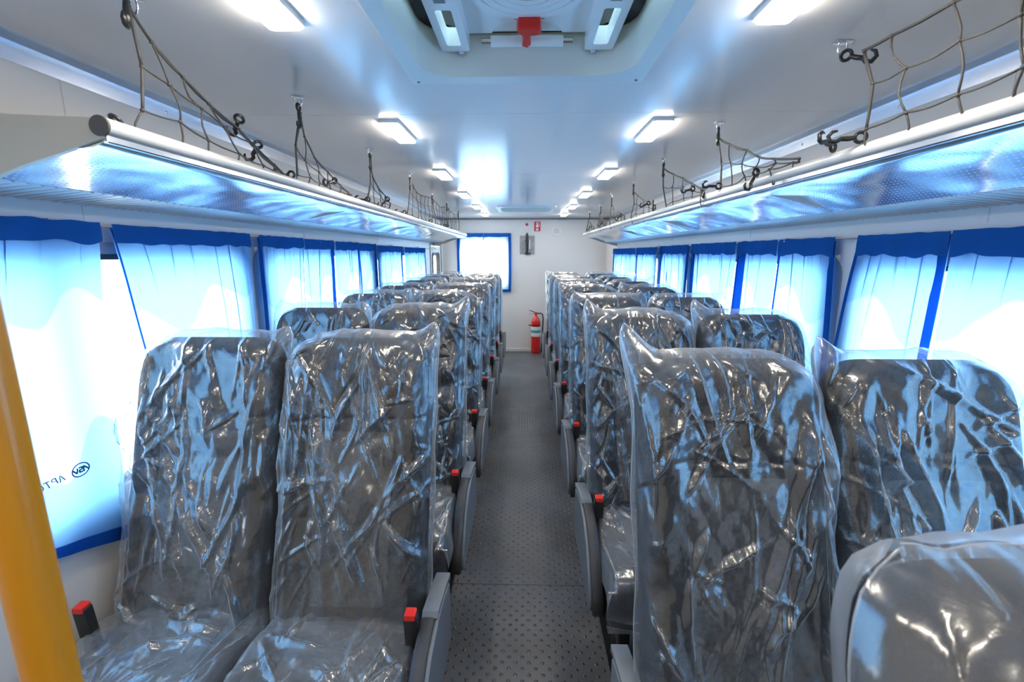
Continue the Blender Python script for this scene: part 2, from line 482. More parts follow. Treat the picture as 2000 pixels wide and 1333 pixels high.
# panel joints on the walls (narrow cover strips)
for s, w in ((-1, wl), (1, wr)):
    for ys in (1.21, 2.43, 3.66, 4.88):
        xa, xb = sorted((s * WX, s * (WX - .002)))
        MB().box(xa, xb, ys - .003, ys + .003, 1.52, CZ).build('panel_joint', M['wall'], w)

# ceiling: backing with glossy panels below it, holes for the two roof hatches
HATCH = [(-.274, .282, .778, 1.312), (-.262, .294, 4.888, 5.422)]
m = MB()
for a0, a1, b0, b1 in cells_with_holes([-WX - .05, WX + .05], [YF, YB + .05], HATCH): m.box(a0, a1, b0, b1, CZ + .010, CZ + .05)
ceil = tag(m.build('ceiling', M['ceiling_back']), kind='structure')
py = [YF, -.80, 0.45, 1.69, 2.93, 4.17, 5.60, YB]
for i in range(len(py) - 1):
    m = MB()
    for a0, a1, b0, b1 in cells_with_holes([-WX, WX], [py[i] + .001, py[i + 1] - .001], [h for h in HATCH if py[i] < h[2] < py[i + 1]]):
        m.box(a0, a1, b0, b1, CZ, CZ + .010)
    m.build('ceiling_panel', M['ceiling'], ceil)

# aluminium angle trims along the ceiling edges, grey trim at the rear, baseboards
for n, s in (('trim_1', -1), ('trim_2', 1)):
    a = s * WX
    prof = [(a, CZ), (a - s * .050, CZ), (a - s * .050, CZ - .003), (a - s * .006, CZ - .004), (a - s * .003, CZ - .048), (a, CZ - .048)]
    t = tag(MB().extrude(prof, YF, YB, 'y').build(n, M['aluminium']), kind='structure')
    for k in range(12):
        MB().lathe([(.006, 0), (.005, .002), (.001, .0028)], 8, 'x').build('rivet', M['chrome'], t, 60, (a - s * .0032, .55 + .5 * k, CZ - .028)).scale = (-s, 1, 1)
tag(MB().box(-WX, WX, YB - .012, YB, CZ - .022, CZ).build('trim_3', M['trim_grey']), kind='structure')
tag(MB().box(-WX, WX, YB - .012, YB, 0, .05, .003).build('baseboard_rear', M['wall']), kind='structure')
for n, s in (('baseboard_left', -1), ('baseboard_right', 1)):
    xa, xb = sorted((s * WX, s * (WX - .012)))
    tag(MB().box(xa, xb, YF, YB - .012, 0, .05, .003).build(n, M['trim_grey']), kind='structure')

# windows
def make_window(idx, axis, at, inward, hole):
    a0, a1, b0, b1 = hole
    w = tag(empty('window_%d' % idx, ((at, (a0 + a1) / 2, b0) if axis == 'x' else ((a0 + a1) / 2, at, b0))), kind='structure')
    L0 = w.location
    def mk(mb, name, mat, sm=0):
        o = mb.build(name, mat, w, sm); o.location = -L0; return o
    r = .07
    rng_ = lambda p, q: (min(p, q), max(p, q))
    lo, hi = rng_(at + inward * .004, at - inward * .045)
    mk(MB().ring(rrect(a0 - .025, a1 + .025, b0 - .025, b1 + .0, r + .02), rrect(a0 + .03, a1 - .03, b0 + .03, b1 - .032, r), lo, hi, axis), 'window_frame', M['frame_grey'], 40)
    lo, hi = rng_(at - inward * .012, at - inward * .040)
    mk(MB().ring(rrect(a0 + .028, a1 - .028, b0 + .028, b1 - .030, r), rrect(a0 + .045, a1 - .045, b0 + .045, b1 - .048, r - .012), lo, hi, axis), 'gasket', M['gasket'], 40)
    lo, hi = rng_(at - inward * .026, at - inward * .031)
    mk(MB().extrude(rrect(a0 + .04, a1 - .04, b0 + .04, b1 - .043, r - .01), lo, hi, axis), 'glass', M['glass'])
    if axis == 'x' and a1 - a0 > 1.0:
        mid = (a0 + a1) / 2
        lo, hi = rng_(at - inward * .016, at - inward * .034)
        mk(MB().box(lo, hi, mid - .016, mid + .016, b0 + .04, b1 - .043, .003), 'mullion', M['gasket'])
    return w
k = 1
for h in LW: make_window(k, 'x', -WX, 1, h); k += 1
for h in RW: make_window(k, 'x', WX, -1, h); k += 1
make_window(k, 'y', YB, -1, REARW)

# side door at the rear of the pole side, with a tall window
y0, y1, z0, z1 = DOOR
d = tag(empty('door_1', (-WX, (y0 + y1) / 2, 0)), kind='structure')
def dpart(mb, name, mat, sm=0):
    o = mb.build(name, mat, d, sm); o.location = -d.location; return o
m = MB()
for a0, a1, b0, b1 in cells_with_holes([y0 + .02, y1 - .02], [z0, z1 - .02], [(y0 + .14, y1 - .14, .85, 1.42)]): m.box(-WX - .035, -WX - .005, a0, a1, b0, b1)
dpart(m, 'door_leaf', M['wall'])
dpart(MB().ring(rrect(y0 - .03, y1 + .03, z0, z1 + .02, .012, 2), rrect(y0 + .015, y1 - .015, z0 + .01, z1 - .015, .012, 2), -WX - .01, -WX + .006, 'x'), 'door_frame', M['trim_grey'])
dpart(MB().ring(rrect(y0 + .12, y1 - .12, .83, 1.44, .06), rrect(y0 + .155, y1 - .155, .865, 1.405, .05), -WX - .04, -WX + .004, 'x'), 'window_gasket', M['gasket'])
dpart(MB().extrude(rrect(y0 + .15, y1 - .15, .86, 1.41, .05), -WX - .024, -WX - .02, 'x'), 'door_glass', M['glass'])
dpart(MB().tube([(-WX + .004, y0 + .07, .95), (-WX + .04, y0 + .07, .95), (-WX + .04, y0 + .07, 1.10), (-WX + .004, y0 + .07, 1.10)], .008, 8), 'door_handle', M['black_plastic'], 60)

# snow outside
tag(MB().box(-60, 60, -60, 60, -1.30, -1.25).build('ground', M['snow']), kind='structure')

# ------------------------------------------------------------------ luggage racks
def luggage_rack(s, label, z_in, z_wall, y0, y1):
    t = tag(empty('luggage_rack', (s * WX, y0, 1.56)), label, 'rack', 'perforated luggage racks')
    off = -t.location
    def mk(mb, name, mat, sm=0):
        o = mb.build(name, mat, t, sm); o.location = off; return o
    xr, zr = .742, 1.662
    mk(MB().tube([(s * xr, y0, zr), (s * xr, y1, zr)], .0165, 20), 'rail', M['rail'], 50)
    for yy, n in ((y0 - .003, -1), (y1 + .003, 1)):
        mk(MB().lathe([(.0175, -.003), (.0175, .002), (.015, .003)], 20, 'y', (s * xr, yy, zr)), 'rail_cap', M['rail_cap'], 40)
    # perforated shelf: sheet running from the rail down to the trim (with a folded front lip)
    prof = [(xr - .006, zr - .014), (xr - .004, zr - .024), (xr + .02, zr - .034), (.88, 1.622 - .004), (1.0, z_in)]
    ny = 60; P = np.zeros((len(prof), ny, 3)); UV = np.zeros((len(prof), ny, 2)); L = 0
    for i, (px, pz) in enumerate(prof):
        if i: L += math.dist(prof[i], prof[i - 1])
        for j in range(ny):
            yy = y0 + (y1 - y0) * j / (ny - 1); P[i, j] = (s * px, yy, pz); UV[i, j] = (yy, L)
    o = link('shelf', grid_mesh('shelf', P, M['perf'], 180, UV), t); o.location = off
    # thin bright lip under the rail
    mk(MB().box(*sorted((s * (xr - .008), s * (xr + .004))), y0, y1, zr - .027, zr - .013, .002), 'lip', M['aluminium'])
    # ribbed white trim between shelf and wall
    r_ = MB(); nrib = int((y1 - y0) / .028)
    r_.extrude([(s * 1.0, z_in), (s * WX, z_wall), (s * WX, z_wall + .012), (s * 1.0, z_in + .012)], y0, y1, 'y')
    for i in range(nrib):
        yy = y0 + .028 * i + .01
        vs = []
        for (px, pz) in ((1.003, z_in - .0005), (WX - .004, z_wall - .0005)):
            vs += [(s * px, yy, pz), (s * px, yy + .007, pz - .003), (s * px, yy + .014, pz)]
        r_.add(vs, [(0, 1, 4, 3), (1, 2, 5, 4), (0, 2, 1), (3, 4, 5)])
    mk(r_, 'ribbed_trim', M['wall'])
    for yy in (y0, y1 - .008):
        e = [(s * (xr + .002), zr + .014), (s * (xr - .004), zr - .020), (s * .90, 1.595), (s * 1.01, 1.555), (s * WX, 1.52), (s * WX, 1.70), (s * .90, 1.683)]
        mk(MB().extrude(e, yy - .004, yy + .008, 'y', .0015), 'end_plate', M['cream'])
    yy = y0 + 1.25
    while yy < y1 - .3:
        e = [(s * (xr + .004), zr - .0), (s * (xr + .02), zr - .030), (s * 1.0, z_in + .002), (s * WX, z_wall + .013), (s * WX, z_wall + .055)]
        mk(MB().extrude(e, yy, yy + .006, 'y'), 'bracket', M['wall']); yy += 1.2
    return t
luggage_rack(-1, "perforated metal luggage rack above the windows on the yellow pole's side", 1.583, 1.568, .836, 5.90)
luggage_rack(1, 'perforated metal luggage rack above the windows across the aisle from the yellow pole', 1.574, 1.558, .30, 5.86)

# ------------------------------------------------------------------ elastic luggage nets, their hooks and ceiling brackets
def hook_mesh():
    b = MB()
    b.tube([(.011 * math.cos(a), 0, .011 * math.sin(a) - .011) for a in [2 * PI * i / 14 for i in range(14)]], .0042, 6, closed=True)
    b.tube([(0, 0, -.020), (.001, 0, -.034), (0, 0, -.050)], [.0050, .0062, .0055], 6)
    b.tube([(0, 0, -.048), (.006, 0, -.058), (.004, 0, -.070), (-.008, 0, -.074), (-.017, 0, -.066), (-.018, 0, -.056)], [.0055, .0055, .0055, .005, .0045, .0025], 6)
    return b.mesh('hook', M['hook'], 60)
HOOK = hook_mesh()
BR = MB()
BR.box(-.018, .018, -.010, .010, -.003, 0, .001)
BR.tube([(-.009, 0, -.002), (-.010, 0, -.018), (-.006, 0, -.026), (.006, 0, -.026), (.010, 0, -.018), (.009, 0, -.002)], .0024, 8)
BRM = BR.mesh('bracket', M['chrome'], 50)

def resample(poly, n):
    P = np.array(poly, float); d = np.r_[0, np.cumsum(np.linalg.norm(np.diff(P, axis=0), axis=1))]
    t = np.linspace(0, d[-1], n); return np.stack([np.interp(t, d, P[:, i]) for i in range(3)], 1)

def net(label, group, top, bot, n, m_, seed, hooks, tails=True, grid=None):
    rg = random.Random(seed)
    t = tag(empty('luggage_net', top[0]), label, 'net', group)
    off = -t.location
    if not grid:
        A, B = resample(top, n + 1), resample(bot, n + 1)
        G = [[None] * (m_ + 1) for _ in range(n + 1)]
    for i in range(0 if grid else n + 1):
        for j in range(m_ + 1):
            f = j / m_; p = A[i] * (1 - f) + B[i] * f
            e = 0 if (i in (0,) and j == 0) else 1
            G[i][j] = np.array(p) + e * np.array([rg.uniform(-.008, .008), rg.uniform(-.010, .010), rg.uniform(-.008, .006)])
    if grid:
        m_, n = len(grid) - 1, len(grid[0]) - 1
        G = [[np.array(grid[j][i]) for j in range(m_ + 1)] for i in range(n + 1)]
    b = MB(); kn = MB()
    def strand(p, q, r=.0022, slack=.05):
        L = float(np.linalg.norm(q - p)); c = np.array([rg.uniform(-1, 1) * slack * L * .6, rg.uniform(-1, 1) * slack * L, -abs(rg.uniform(.2, 1)) * slack * L])
        b.tube([p, p * .75 + q * .25 + c * .7, (p + q) / 2 + c, p * .25 + q * .75 + c * .6, q], r, 5)
    for i in range(n + 1):
        for j in range(m_ + 1):
            edge_i = .0032 if i in (0, n) else .0021
            edge_j = .0032 if j == 0 else .0021
            if j < m_:
                strand(G[i][j], G[i][j + 1], edge_i, .02 if i == 0 else .13)
                if i == 0: strand(G[i][j], G[i][j + 1], .0024, .05)
            if i < n:
                strand(G[i][j], G[i + 1][j], edge_j, .02 if j == 0 else .05)
                if j == 0: strand(G[i][j], G[i + 1][j], .0024, .05)
            kn.sphere(G[i][j], .0052, 6, (1, 1, .8))
        if tails:
            q = G[i][m_] + np.array([.012 * (1 if top[0][0] > 0 else -1), rg.uniform(-.02, .02), -.045]); strand(G[i][m_], q, .0021, .12)
    o = b.build('cord_mesh', M['cord'], t, 180); o.location = off
    o = kn.build('knots', M['cord'], t, 180); o.location = off; o['kind'] = 'stuff'
    for (hp, rot) in hooks:
        h = link('hook', HOOK, t); h.location = Vector(hp) + off; h.rotation_euler = rot; h.scale = (.95, .95, .95)
    return t

GL, GR = "elastic nets over the rack on the yellow pole's side", 'elastic nets over the rack away from the yellow pole'
xl, xr = -.735, .728
def pl(y, z, x=None): return (xl if x is None else x, y, z)
def pr(y, z, x=None): return (xr if x is None else x, y, z)
up = (0, 0, PI / 2)
net('nearest slack luggage net hanging in a long triangle on the yellow pole side', GL, [pl(.933, 1.896), pl(1.459, 1.675)], None, 5, 2, 11,
    [((-.740, .930, 1.918), (0, .3, 2.0)), ((-.752, .875, 1.69), (.9, .4, 0)), ((-.722, 1.225, 1.785), (.9, .5, .6)), ((-.728, 1.31, 1.742), (.9, .2, .9))], True,
    [[(-.74, y, z) for y, z in r] for r in (
        [(.933, 1.896), (.979, 1.854), (1.056, 1.817), (1.133, 1.786), (1.241, 1.758), (1.459, 1.680)],
        [(.945, 1.797), (1.013, 1.787), (1.106, 1.768), (1.185, 1.747), (1.300, 1.736), (1.400, 1.700)],
        [(.931, 1.715), (1.030, 1.720), (1.117, 1.702), (1.234, 1.695), (1.342, 1.686), (1.430, 1.679)])])
net('second net from the camera on the pole side, collapsed with a dangling hook', GL,
    [pl(1.50, 1.868, -.695), pl(1.60, 1.81), pl(1.76, 1.742), pl(1.98, 1.688)], [pl(1.53, 1.690), pl(1.70, 1.692), pl(1.96, 1.682)], 5, 2, 12,
    [((-.70, 1.50, 1.895), up), ((-.74, 1.52, 1.690), (0, PI / 2, 0)), ((-.716, 1.80, 1.715), (0, 1.2, 1.2))])
net('third net from the camera on the pole side, narrow and slack', GL,
    [pl(2.21, 1.850, -.715), pl(2.34, 1.78), pl(2.55, 1.70)], [pl(2.22, 1.685), pl(2.40, 1.685), pl(2.56, 1.682)], 4, 2, 13,
    [((-.715, 2.21, 1.892), up), ((-.73, 2.22, 1.69), (0, PI / 2, 0)), ((-.71, 2.46, 1.725), (0, .8, .4))])
net('fourth net from the camera on the pole side, spread open in a full rectangle', GL,
    [pl(2.90, 1.880, -.70), pl(3.3, 1.845), pl(3.79, 1.870, -.742)], [pl(2.93, 1.682), pl(3.75, 1.682)], 6, 3, 14,
    [((-.70, 2.90, 1.895), up), ((-.742, 3.79, 1.895), up), ((-.74, 2.93, 1.69), (0, PI / 2, 0)), ((-.74, 3.72, 1.70), (0, .5, 0))])
net('fifth net from the camera on the pole side, spread and sagging between two hooks', GL,
    [pl(3.83, 1.870, -.742), pl(4.1, 1.835), pl(4.415, 1.865, -.73)], [pl(3.83, 1.682), pl(4.40, 1.682)], 5, 3, 15,
    [((-.73, 4.415, 1.895), up), ((-.74, 4.38, 1.70), (0, .9, 0))])
net('rearmost net on the pole side, beside the rear window', GL,
    [pl(4.50, 1.860, -.73), pl(4.9, 1.83), pl(5.232, 1.870, -.737)], [pl(4.50, 1.682), pl(5.20, 1.682)], 5, 2, 16,
    [((-.737, 5.232, 1.895), up), ((-.74, 4.55, 1.705), (0, .9, 0))])
net('nearest wide net stretched open in large squares across the aisle from the pole', GR, [pr(1.09, 1.867), pr(.42, 1.86)], None, 6, 2, 21,
    [((.722, 1.165, 1.888), (0, 1.15, 2.3)), ((.738, 1.07, 1.690), (.4, PI / 2, 0)), ((.738, 1.17, 1.688), (.3, 1.8, .8))], True,
    [[(.722, y, z) for y, z in r] for r in (
        [(1.090, 1.867), (1.015, 1.864), (.883, 1.859), (.775, 1.858), (.665, 1.860), (.555, 1.858), (.44, 1.860)],
        [(1.050, 1.789), (.967, 1.788), (.858, 1.790), (.761, 1.785), (.655, 1.786), (.55, 1.784), (.44, 1.786)],
        [(1.051, 1.701), (.949, 1.705), (.844, 1.703), (.742, 1.709), (.645, 1.704), (.545, 1.702), (.44, 1.704)])])
net('second net on the far side, slack with a hook dangling over the shelf', GR,
    [pr(1.818, 1.862, .715), pr(1.66, 1.80), pr(1.50, 1.728), pr(1.30, 1.688)], [pr(1.80, 1.685), pr(1.6, 1.688), pr(1.33, 1.684)], 5, 2, 22,
    [((.715, 1.818, 1.895), (0, .4, 1.2)), ((.735, 1.80, 1.688), (0, PI / 2, 0)), ((.704, 1.47, 1.692), (0, .45, .3))])
net('third net from the camera on the far side, collapsed in a triangle', GR,
    [pr(2.48, 1.868, .711), pr(2.3, 1.80), pr(1.96, 1.700)], [pr(2.46, 1.685), pr(2.2, 1.688), pr(1.97, 1.684)], 4, 2, 23,
    [((.711, 2.48, 1.895), up), ((.728, 2.06, 1.715), (0, 1.3, .4)), ((.728, 1.98, 1.70), (0, 1.0, 1.4))])
net('fourth net from the camera on the far side, collapsed in a triangle', GR,
    [pr(3.22, 1.850, .732), pr(3.05, 1.79), pr(2.66, 1.700)], [pr(3.21, 1.685), pr(2.9, 1.688), pr(2.67, 1.684)], 4, 2, 24,
    [((.732, 3.22, 1.895), up), ((.72, 2.74, 1.725), (0, 1.2, .4)), ((.72, 2.68, 1.73), (0, .6, 1.4))])
net('fifth net from the camera on the far side, thin and slack', GR,
    [pr(3.993, 1.850, .73), pr(3.85, 1.78), pr(3.42, 1.700)], [pr(3.98, 1.685), pr(3.7, 1.688), pr(3.43, 1.684)], 4, 2, 25,
    [((.73, 3.993, 1.895), up), ((.72, 3.5, 1.72), (0, .9, .4))])
net('sixth net from the camera on the far side, thin and slack', GR,
    [pr(4.729, 1.850, .76), pr(4.6, 1.79), pr(4.25, 1.700)], [pr(4.72, 1.685), pr(4.5, 1.688), pr(4.26, 1.684)], 4, 2, 26,
    [((.76, 4.729, 1.895), up), ((.72, 4.3, 1.72), (0, .9, .4))])
net('rearmost net on the far side, near the rear wall', GR,
    [pr(5.527, 1.850, .762), pr(5.35, 1.79), pr(4.95, 1.700)], [pr(5.52, 1.685), pr(5.2, 1.688), pr(4.96, 1.684)], 4, 2, 27,
    [((.762, 5.527, 1.895), up), ((.72, 5.05, 1.72), (0, .9, .4))])
for s, lst, w in ((-1, [(.742, .945), (.70, 1.50), (.715, 2.21), (.70, 2.90), (.742, 3.79), (.73, 4.415), (.737, 5.232)], "the yellow pole's side"),
                  (1, [(.722, 1.165), (.715, 1.818), (.711, 2.48), (.732, 3.22), (.73, 3.993), (.76, 4.729), (.762, 5.527)], 'the side away from the pole')):
    for i, (x, y) in enumerate(lst):
        b = link('net_bracket', BRM, None, (s * x, y, CZ)); b.rotation_euler = (0, 0, .5 * i)
        tag(b, 'small chrome net bracket, %s from the camera on %s' % (ORD[i], w), 'bracket', 'chrome net brackets on the ceiling')

# ------------------------------------------------------------------ ceiling lamps
def make_lamp():
    t = empty('ceiling_lamp')
    MB().ring(rrect(-.037, .037, -.147, .147, .010, 3), rrect(-.031, .031, -.141, .141, .008, 3), -.011, 0, 'z').build('housing', M['lamp_body'], t)
    MB().extrude(rrect(-.0345, .0345, -.1445, .1445, .010, 3), -.0180, -.006, 'z', .005).build('lens', M['lens'], t)
    return t
def copy_tree(o, parent=None):
    c = o.copy(); COL.objects.link(c)
    if parent is not None: c.parent = parent
    for ch in list(o.children): copy_tree(ch, c)
    return c
lamp = None
for s, side in ((-1, "yellow pole's side"), (1, 'side away from the yellow pole')):
    for i in list(range(6)) + [-1, -2]:  # negative steps: lamps added unseen behind the camera for warmer reflections and room light
        t = make_lamp() if lamp is None else copy_tree(lamp)
        lamp = lamp or t
        t.location = (s * .495, .90 + .998 * i, CZ)
        tag(t, ('lit white ceiling lamp, %s from the camera on the %s' % (ORD[i], side)) if i >= 0 else ('added unseen ceiling lamp %s behind the camera on the %s' % (('just', 'well')[-1 - i], side)), 'lamp', 'lit ceiling lamps in two rows')

# ------------------------------------------------------------------ roof hatches
def make_hatch():
    t = empty('roof_hatch')
    n = 6
    MB().ring(rrect(-.312, .312, -.312, .312, .016, n), rrect(-.272, .272, -.262, .262, .095, n), -.016, 0, 'z').build('flange', M['hatch'], t, 40)
    # sloped well up to the lid
    a, b2 = rrect(-.272, .272, -.262, .262, .095, n), rrect(-.266, .266, -.256, .256, .095, n); N_ = len(a)
    MB().add([(x, y, -.016) for x, y in a] + [(x, y, .12) for x, y in b2], [(i, (i + 1) % N_, N_ + (i + 1) % N_, N_ + i) for i in range(N_)]).build('well', M['hatch_cream'], t, 40)
    MB().ring(rrect(-.266, .266, -.256, .256, .095, n), rrect(-.238, .238, -.230, .230, .10, n), .085, .118, 'z').build('gasket', M['gasket'], t, 40)
    MB().extrude(rrect(-.266, .266, -.256, .256, .095, n), .118, .135, 'z').build('lid', M['dome'], t, 40)
    UP = (0, .022, .042)                                 # the fittings sit up inside the recess
    # inner cover with an arched notch at the far edge
    pr_ = [(-.150, -.20), (.150, -.20), (.150, .205), (.088, .205)]
    for i in range(11):
        q = PI * i / 10; pr_.append((.088 * math.cos(q), .205 - .062 * math.sin(q)))
    pr_ += [(-.150, .205)]
    MB().extrude(pr_, .030, .042, 'z').build('inner_cover', M['hatch_white'], t, 0, UP)
    MB().box(-.088, .088, .13, .206, .034, .040).build('latch_plate', M['hatch_cream'], t, 0, UP)
    for i, (r0, r1) in enumerate(((.132, .112), (.104, .085), (.078, .060), (.052, .034))):
        k = 40
        MB().ring([(r0 * math.cos(2 * PI * j / k), r0 * math.sin(2 * PI * j / k) - .02) for j in range(k)], [(r1 * math.cos(2 * PI * j / k), r1 * math.sin(2 * PI * j / k) - .02) for j in range(k)], .018 - .003 * i, .031, 'z').build('vent_ring', M['hatch_white'], t, 40, UP)
    MB().lathe([(.024, .031), (.024, .008), (.020, .004)], 28, 'z', (0, -.02, 0)).build('vent_cap', M['hatch_white'], t, 40, UP)
    for s in (-1, 1):
        cx = s * .182
        h = MB().ring(rrect(cx - .036, cx + .036, -.22, .222, .008, 2), rrect(cx - .018, cx + .018, .02, .190, .006, 2), -.004, .038, 'z').build('handle', M['hatch_white'], t, 40, UP)
        MB().box(cx - .018, cx + .018, -.18, .0, .002, .012).build('handle_insert', M['hatch_cream'], h)
        MB().box(cx - .012, cx + .012, -.03, -.012, -.006, .004).build('handle_clip', M['plate_grey'], h)
        MB().lathe([(.008, -.007), (.008, 0), (.006, .002)], 12, 'z', (cx * .93, .226, -.004)).build('screw', M['chrome'], h, 40)
    MB().tube([(-.092, .222, .018), (.092, .222, .018)], .013, 16).build('roller', M['hatch_white'], t, 50, UP)
    for s in (-1, 1):
        MB().tube([(s * .092, .222, .018), (s * .116, .222, .018)], .007, 12).build('roller_pin', M['chrome'], t, 50, UP)
    # red release lever
    MB().extrude([(-.020, .100), (.030, .100), (.034, .130), (.008, .134), (.010, .188), (.0, .205), (-.012, .196), (-.010, .140), (-.024, .120)], -.006, .026, 'z', .004).build('release_lever', M['red_plastic'], t, 40, UP)
    MB().extrude([(-.032, .118), (-.024, .112), (.036, .112), (.040, .122), (.030, .126), (-.028, .126)], .024, .034, 'z').build('lever_base', M['black_plastic'], t, 0, UP)
    for sx in (-1, 1):
        for sy in (-1, 1):
            MB().lathe([(.0045, -.0185), (.0045, -.016)], 10, 'z', (sx * .293, sy * .295, 0)).build('corner_screw', M['trim_grey'], t)
    return t
h1 = make_hatch(); h1.location = (0.004, 1.045, CZ)
tag(h1, 'near white roof hatch with a red release lever and two handles', 'hatch', 'roof hatches')
h2 = copy_tree(h1); h2.location = (0.016, 5.155, CZ)
for c in list(h2.children):
    if c.name.startswith(('release_lever', 'lever_base')): bpy.data.objects.remove(c)
tag(h2, 'small-looking roof hatch far down the ceiling, close to the rear wall', 'hatch', 'roof hatches')

# ------------------------------------------------------------------ yellow pole
t = tag(empty('grab_pole', (-.400, .315, 0)), 'yellow upright grab pole standing at the aisle edge close to the camera', 'pole')
MB().tube([(0, 0, .01), (0, 0, CZ - .01)], .0175, 28).build('tube', M['yellow'], t, 60)
for z0, z1 in ((0, .012), (CZ - .012, CZ)):
    MB().lathe([(.040, z0), (.040, z1 - .002) if z0 == 0 else (.040, z1), (.036, z1)], 24).build('flange', M['yellow'], t, 40)

# ------------------------------------------------------------------ rear wall fittings
t = tag(empty('fire_extinguisher', (.172, 6.50, 0)), 'tall red fire extinguisher standing on the floor against the rear wall', 'extinguisher')
MB().lathe([(.056, .004), (.064, .012), (.066, .03), (.066, .43), (.062, .47), (.050, .505), (.030, .53), (.018, .545), (.018, .56)], 28).build('cylinder', M['ext_red'], t, 50)
MB().lathe([(.0668, .250), (.0668, .395)], 28).build('paper_label', M['sign_white'], t, 60)
MB().lathe([(.0672, .305), (.0672, .345)], 28).build('label_band', M['label_blue'], t, 60)
MB().lathe([(.0672, .252), (.0672, .272)], 28).build('label_strip', M['label_cream'], t, 60)
MB().lathe([(.069, .402), (.069, .420)], 28).build('holding_strap', M['black_metal'], t, 60)
MB().box(-.105, -.06, -.01, .01, .404, .418, .002).build('strap_clip', M['black_metal'], t)
MB().lathe([(.016, .556), (.020, .566), (.020, .590), (.012, .604)], 16).build('valve', M['ext_red'], t, 50)
MB().tube([(0, 0, .590), (-.05, -.005, .612), (-.10, -.008, .632)], [.007, .006, .004], 8).build('lever', M['black_plastic'], t, 60)
MB().tube([(0, 0, .578), (-.05, -.005, .580), (-.09, -.008, .576)], [.006, .005, .004], 8).build('carry_handle', M['chrome'], t, 60)
MB().tube([(.015, 0, .582), (.06, -.004, .585), (.095, -.004, .572), (.104, 0, .50), (.098, .01, .30), (.092, .01, .14)], .0095, 10).build('hose', M['black_plastic'], t, 60)
MB().lathe([(.013, .02), (.020, .04), (.014, .14), (.009, .15)], 12, 'z', (.092, .01, 0)).build('nozzle', M['black_plastic'], t, 50)

t = tag(empty('extinguisher_sign', (.182, YB, 1.802)), 'small red and white fire extinguisher sign on the rear wall', 'sign')
MB().box(-.044, .044, -.004, 0, -.066, .066, .001).build('sign_plate', M['sign_red'], t)
w_ = MB()
w_.extrude([(-.020, -.056), (.014, -.056), (.014, .012), (.006, .030), (.006, .040), (-.012, .040), (-.012, .030), (-.020, .012)], -.0052, -.0040, 'y')
w_.extrude([(-.022, .040), (.022, .050), (.022, .058), (-.022, .050)], -.0052, -.0040, 'y')
w_.extrude([(.018, .045), (.026, .045), (.030, .0), (.024, -.01), (.021, .0)], -.0052, -.0040, 'y')
w_.build('pictogram', M['sign_white'], t)
m = MB(); m.extrude([(-.016, -.030), (.010, -.030), (.010, -.012), (-.016, -.012)], -.0056, -.0051, 'y'); m.build('pictogram_band', M['sign_red'], t)
t = tag(empty('round_sticker', (.034, YB, 1.828)), 'tiny red diamond sticker on the rear wall beside the extinguisher sign', 'sticker')
MB().extrude([(-.024, 0), (0, -.026), (.024, 0), (0, .026)], -.002, 0, 'y').build('red_diamond', M['sign_red'], t)
MB().extrude([(-.007, 0), (0, -.008), (.007, 0), (0, .008)], -.003, -.0019, 'y').build('dot', M['hook'], t)

t = tag(empty('emergency_hammer_plate', (.038, YB, 1.55)), 'grey metal plate with a black upright bar on the rear wall', 'plate')
MB().box(-.102, .108, -.006, 0, -.135, .125, .002).build('back_plate', M['plate_grey'], t)
MB().lathe([(.006, -.142), (.017, -.130), (.019, .02), (.017, .13), (.006, .165)], 14, 'z', (0, -.026, 0)).build('upright_bar', M['black_plastic'], t, 50)
MB().box(-.035, .055, -.030, -.006, -.130, -.114, .003).build('lower_clip', M['black_plastic'], t)
MB().box(-.028, .028, -.016, -.006, .045, .060, .002).build('upper_clip', M['black_plastic'], t)
MB().box(.028, .046, -.010, -.006, -.06, .07, .001).build('release_strip', M['sign_white'], t)
MB().box(-.060, -.045, -.010, -.006, -.10, .06, .001).build('slot', M['trim_grey'], t)

t = tag(empty('round_vent', (.452, YB, 1.738)), 'round white vent cover on the rear wall, right of the red sign', 'vent')
MB().lathe([(.072, 0), (.074, .006), (.066, .012), (.060, .012), (.058, .006), (.050, .006)], 32, 'y').build('rim', M['sign_white'], t, 40).scale = (1, -1, 1)
MB().lathe([(.058, .004), (.056, .007), (.02, .010)], 32, 'y').build('cover', M['wall'], t, 40).scale = (1, -1, 1)
for i in range(5):
    MB().box(-.034, .034, -.011, -.006, -.026 + .012 * i, -.022 + .012 * i).build('slot', M['plate_grey'], t)

# ------------------------------------------------------------------ curtains
def fold_noise(rng, n=7, fmin=6, fmax=40):
    F = [(rng.uniform(fmin, fmax), rng.uniform(0, 2 * PI), rng.uniform(.4, 1)) for _ in range(n)]
    tot = sum(f[2] for f in F)
    return lambda t: sum(a * np.sin(f * t + p) for f, p, a in F) / tot

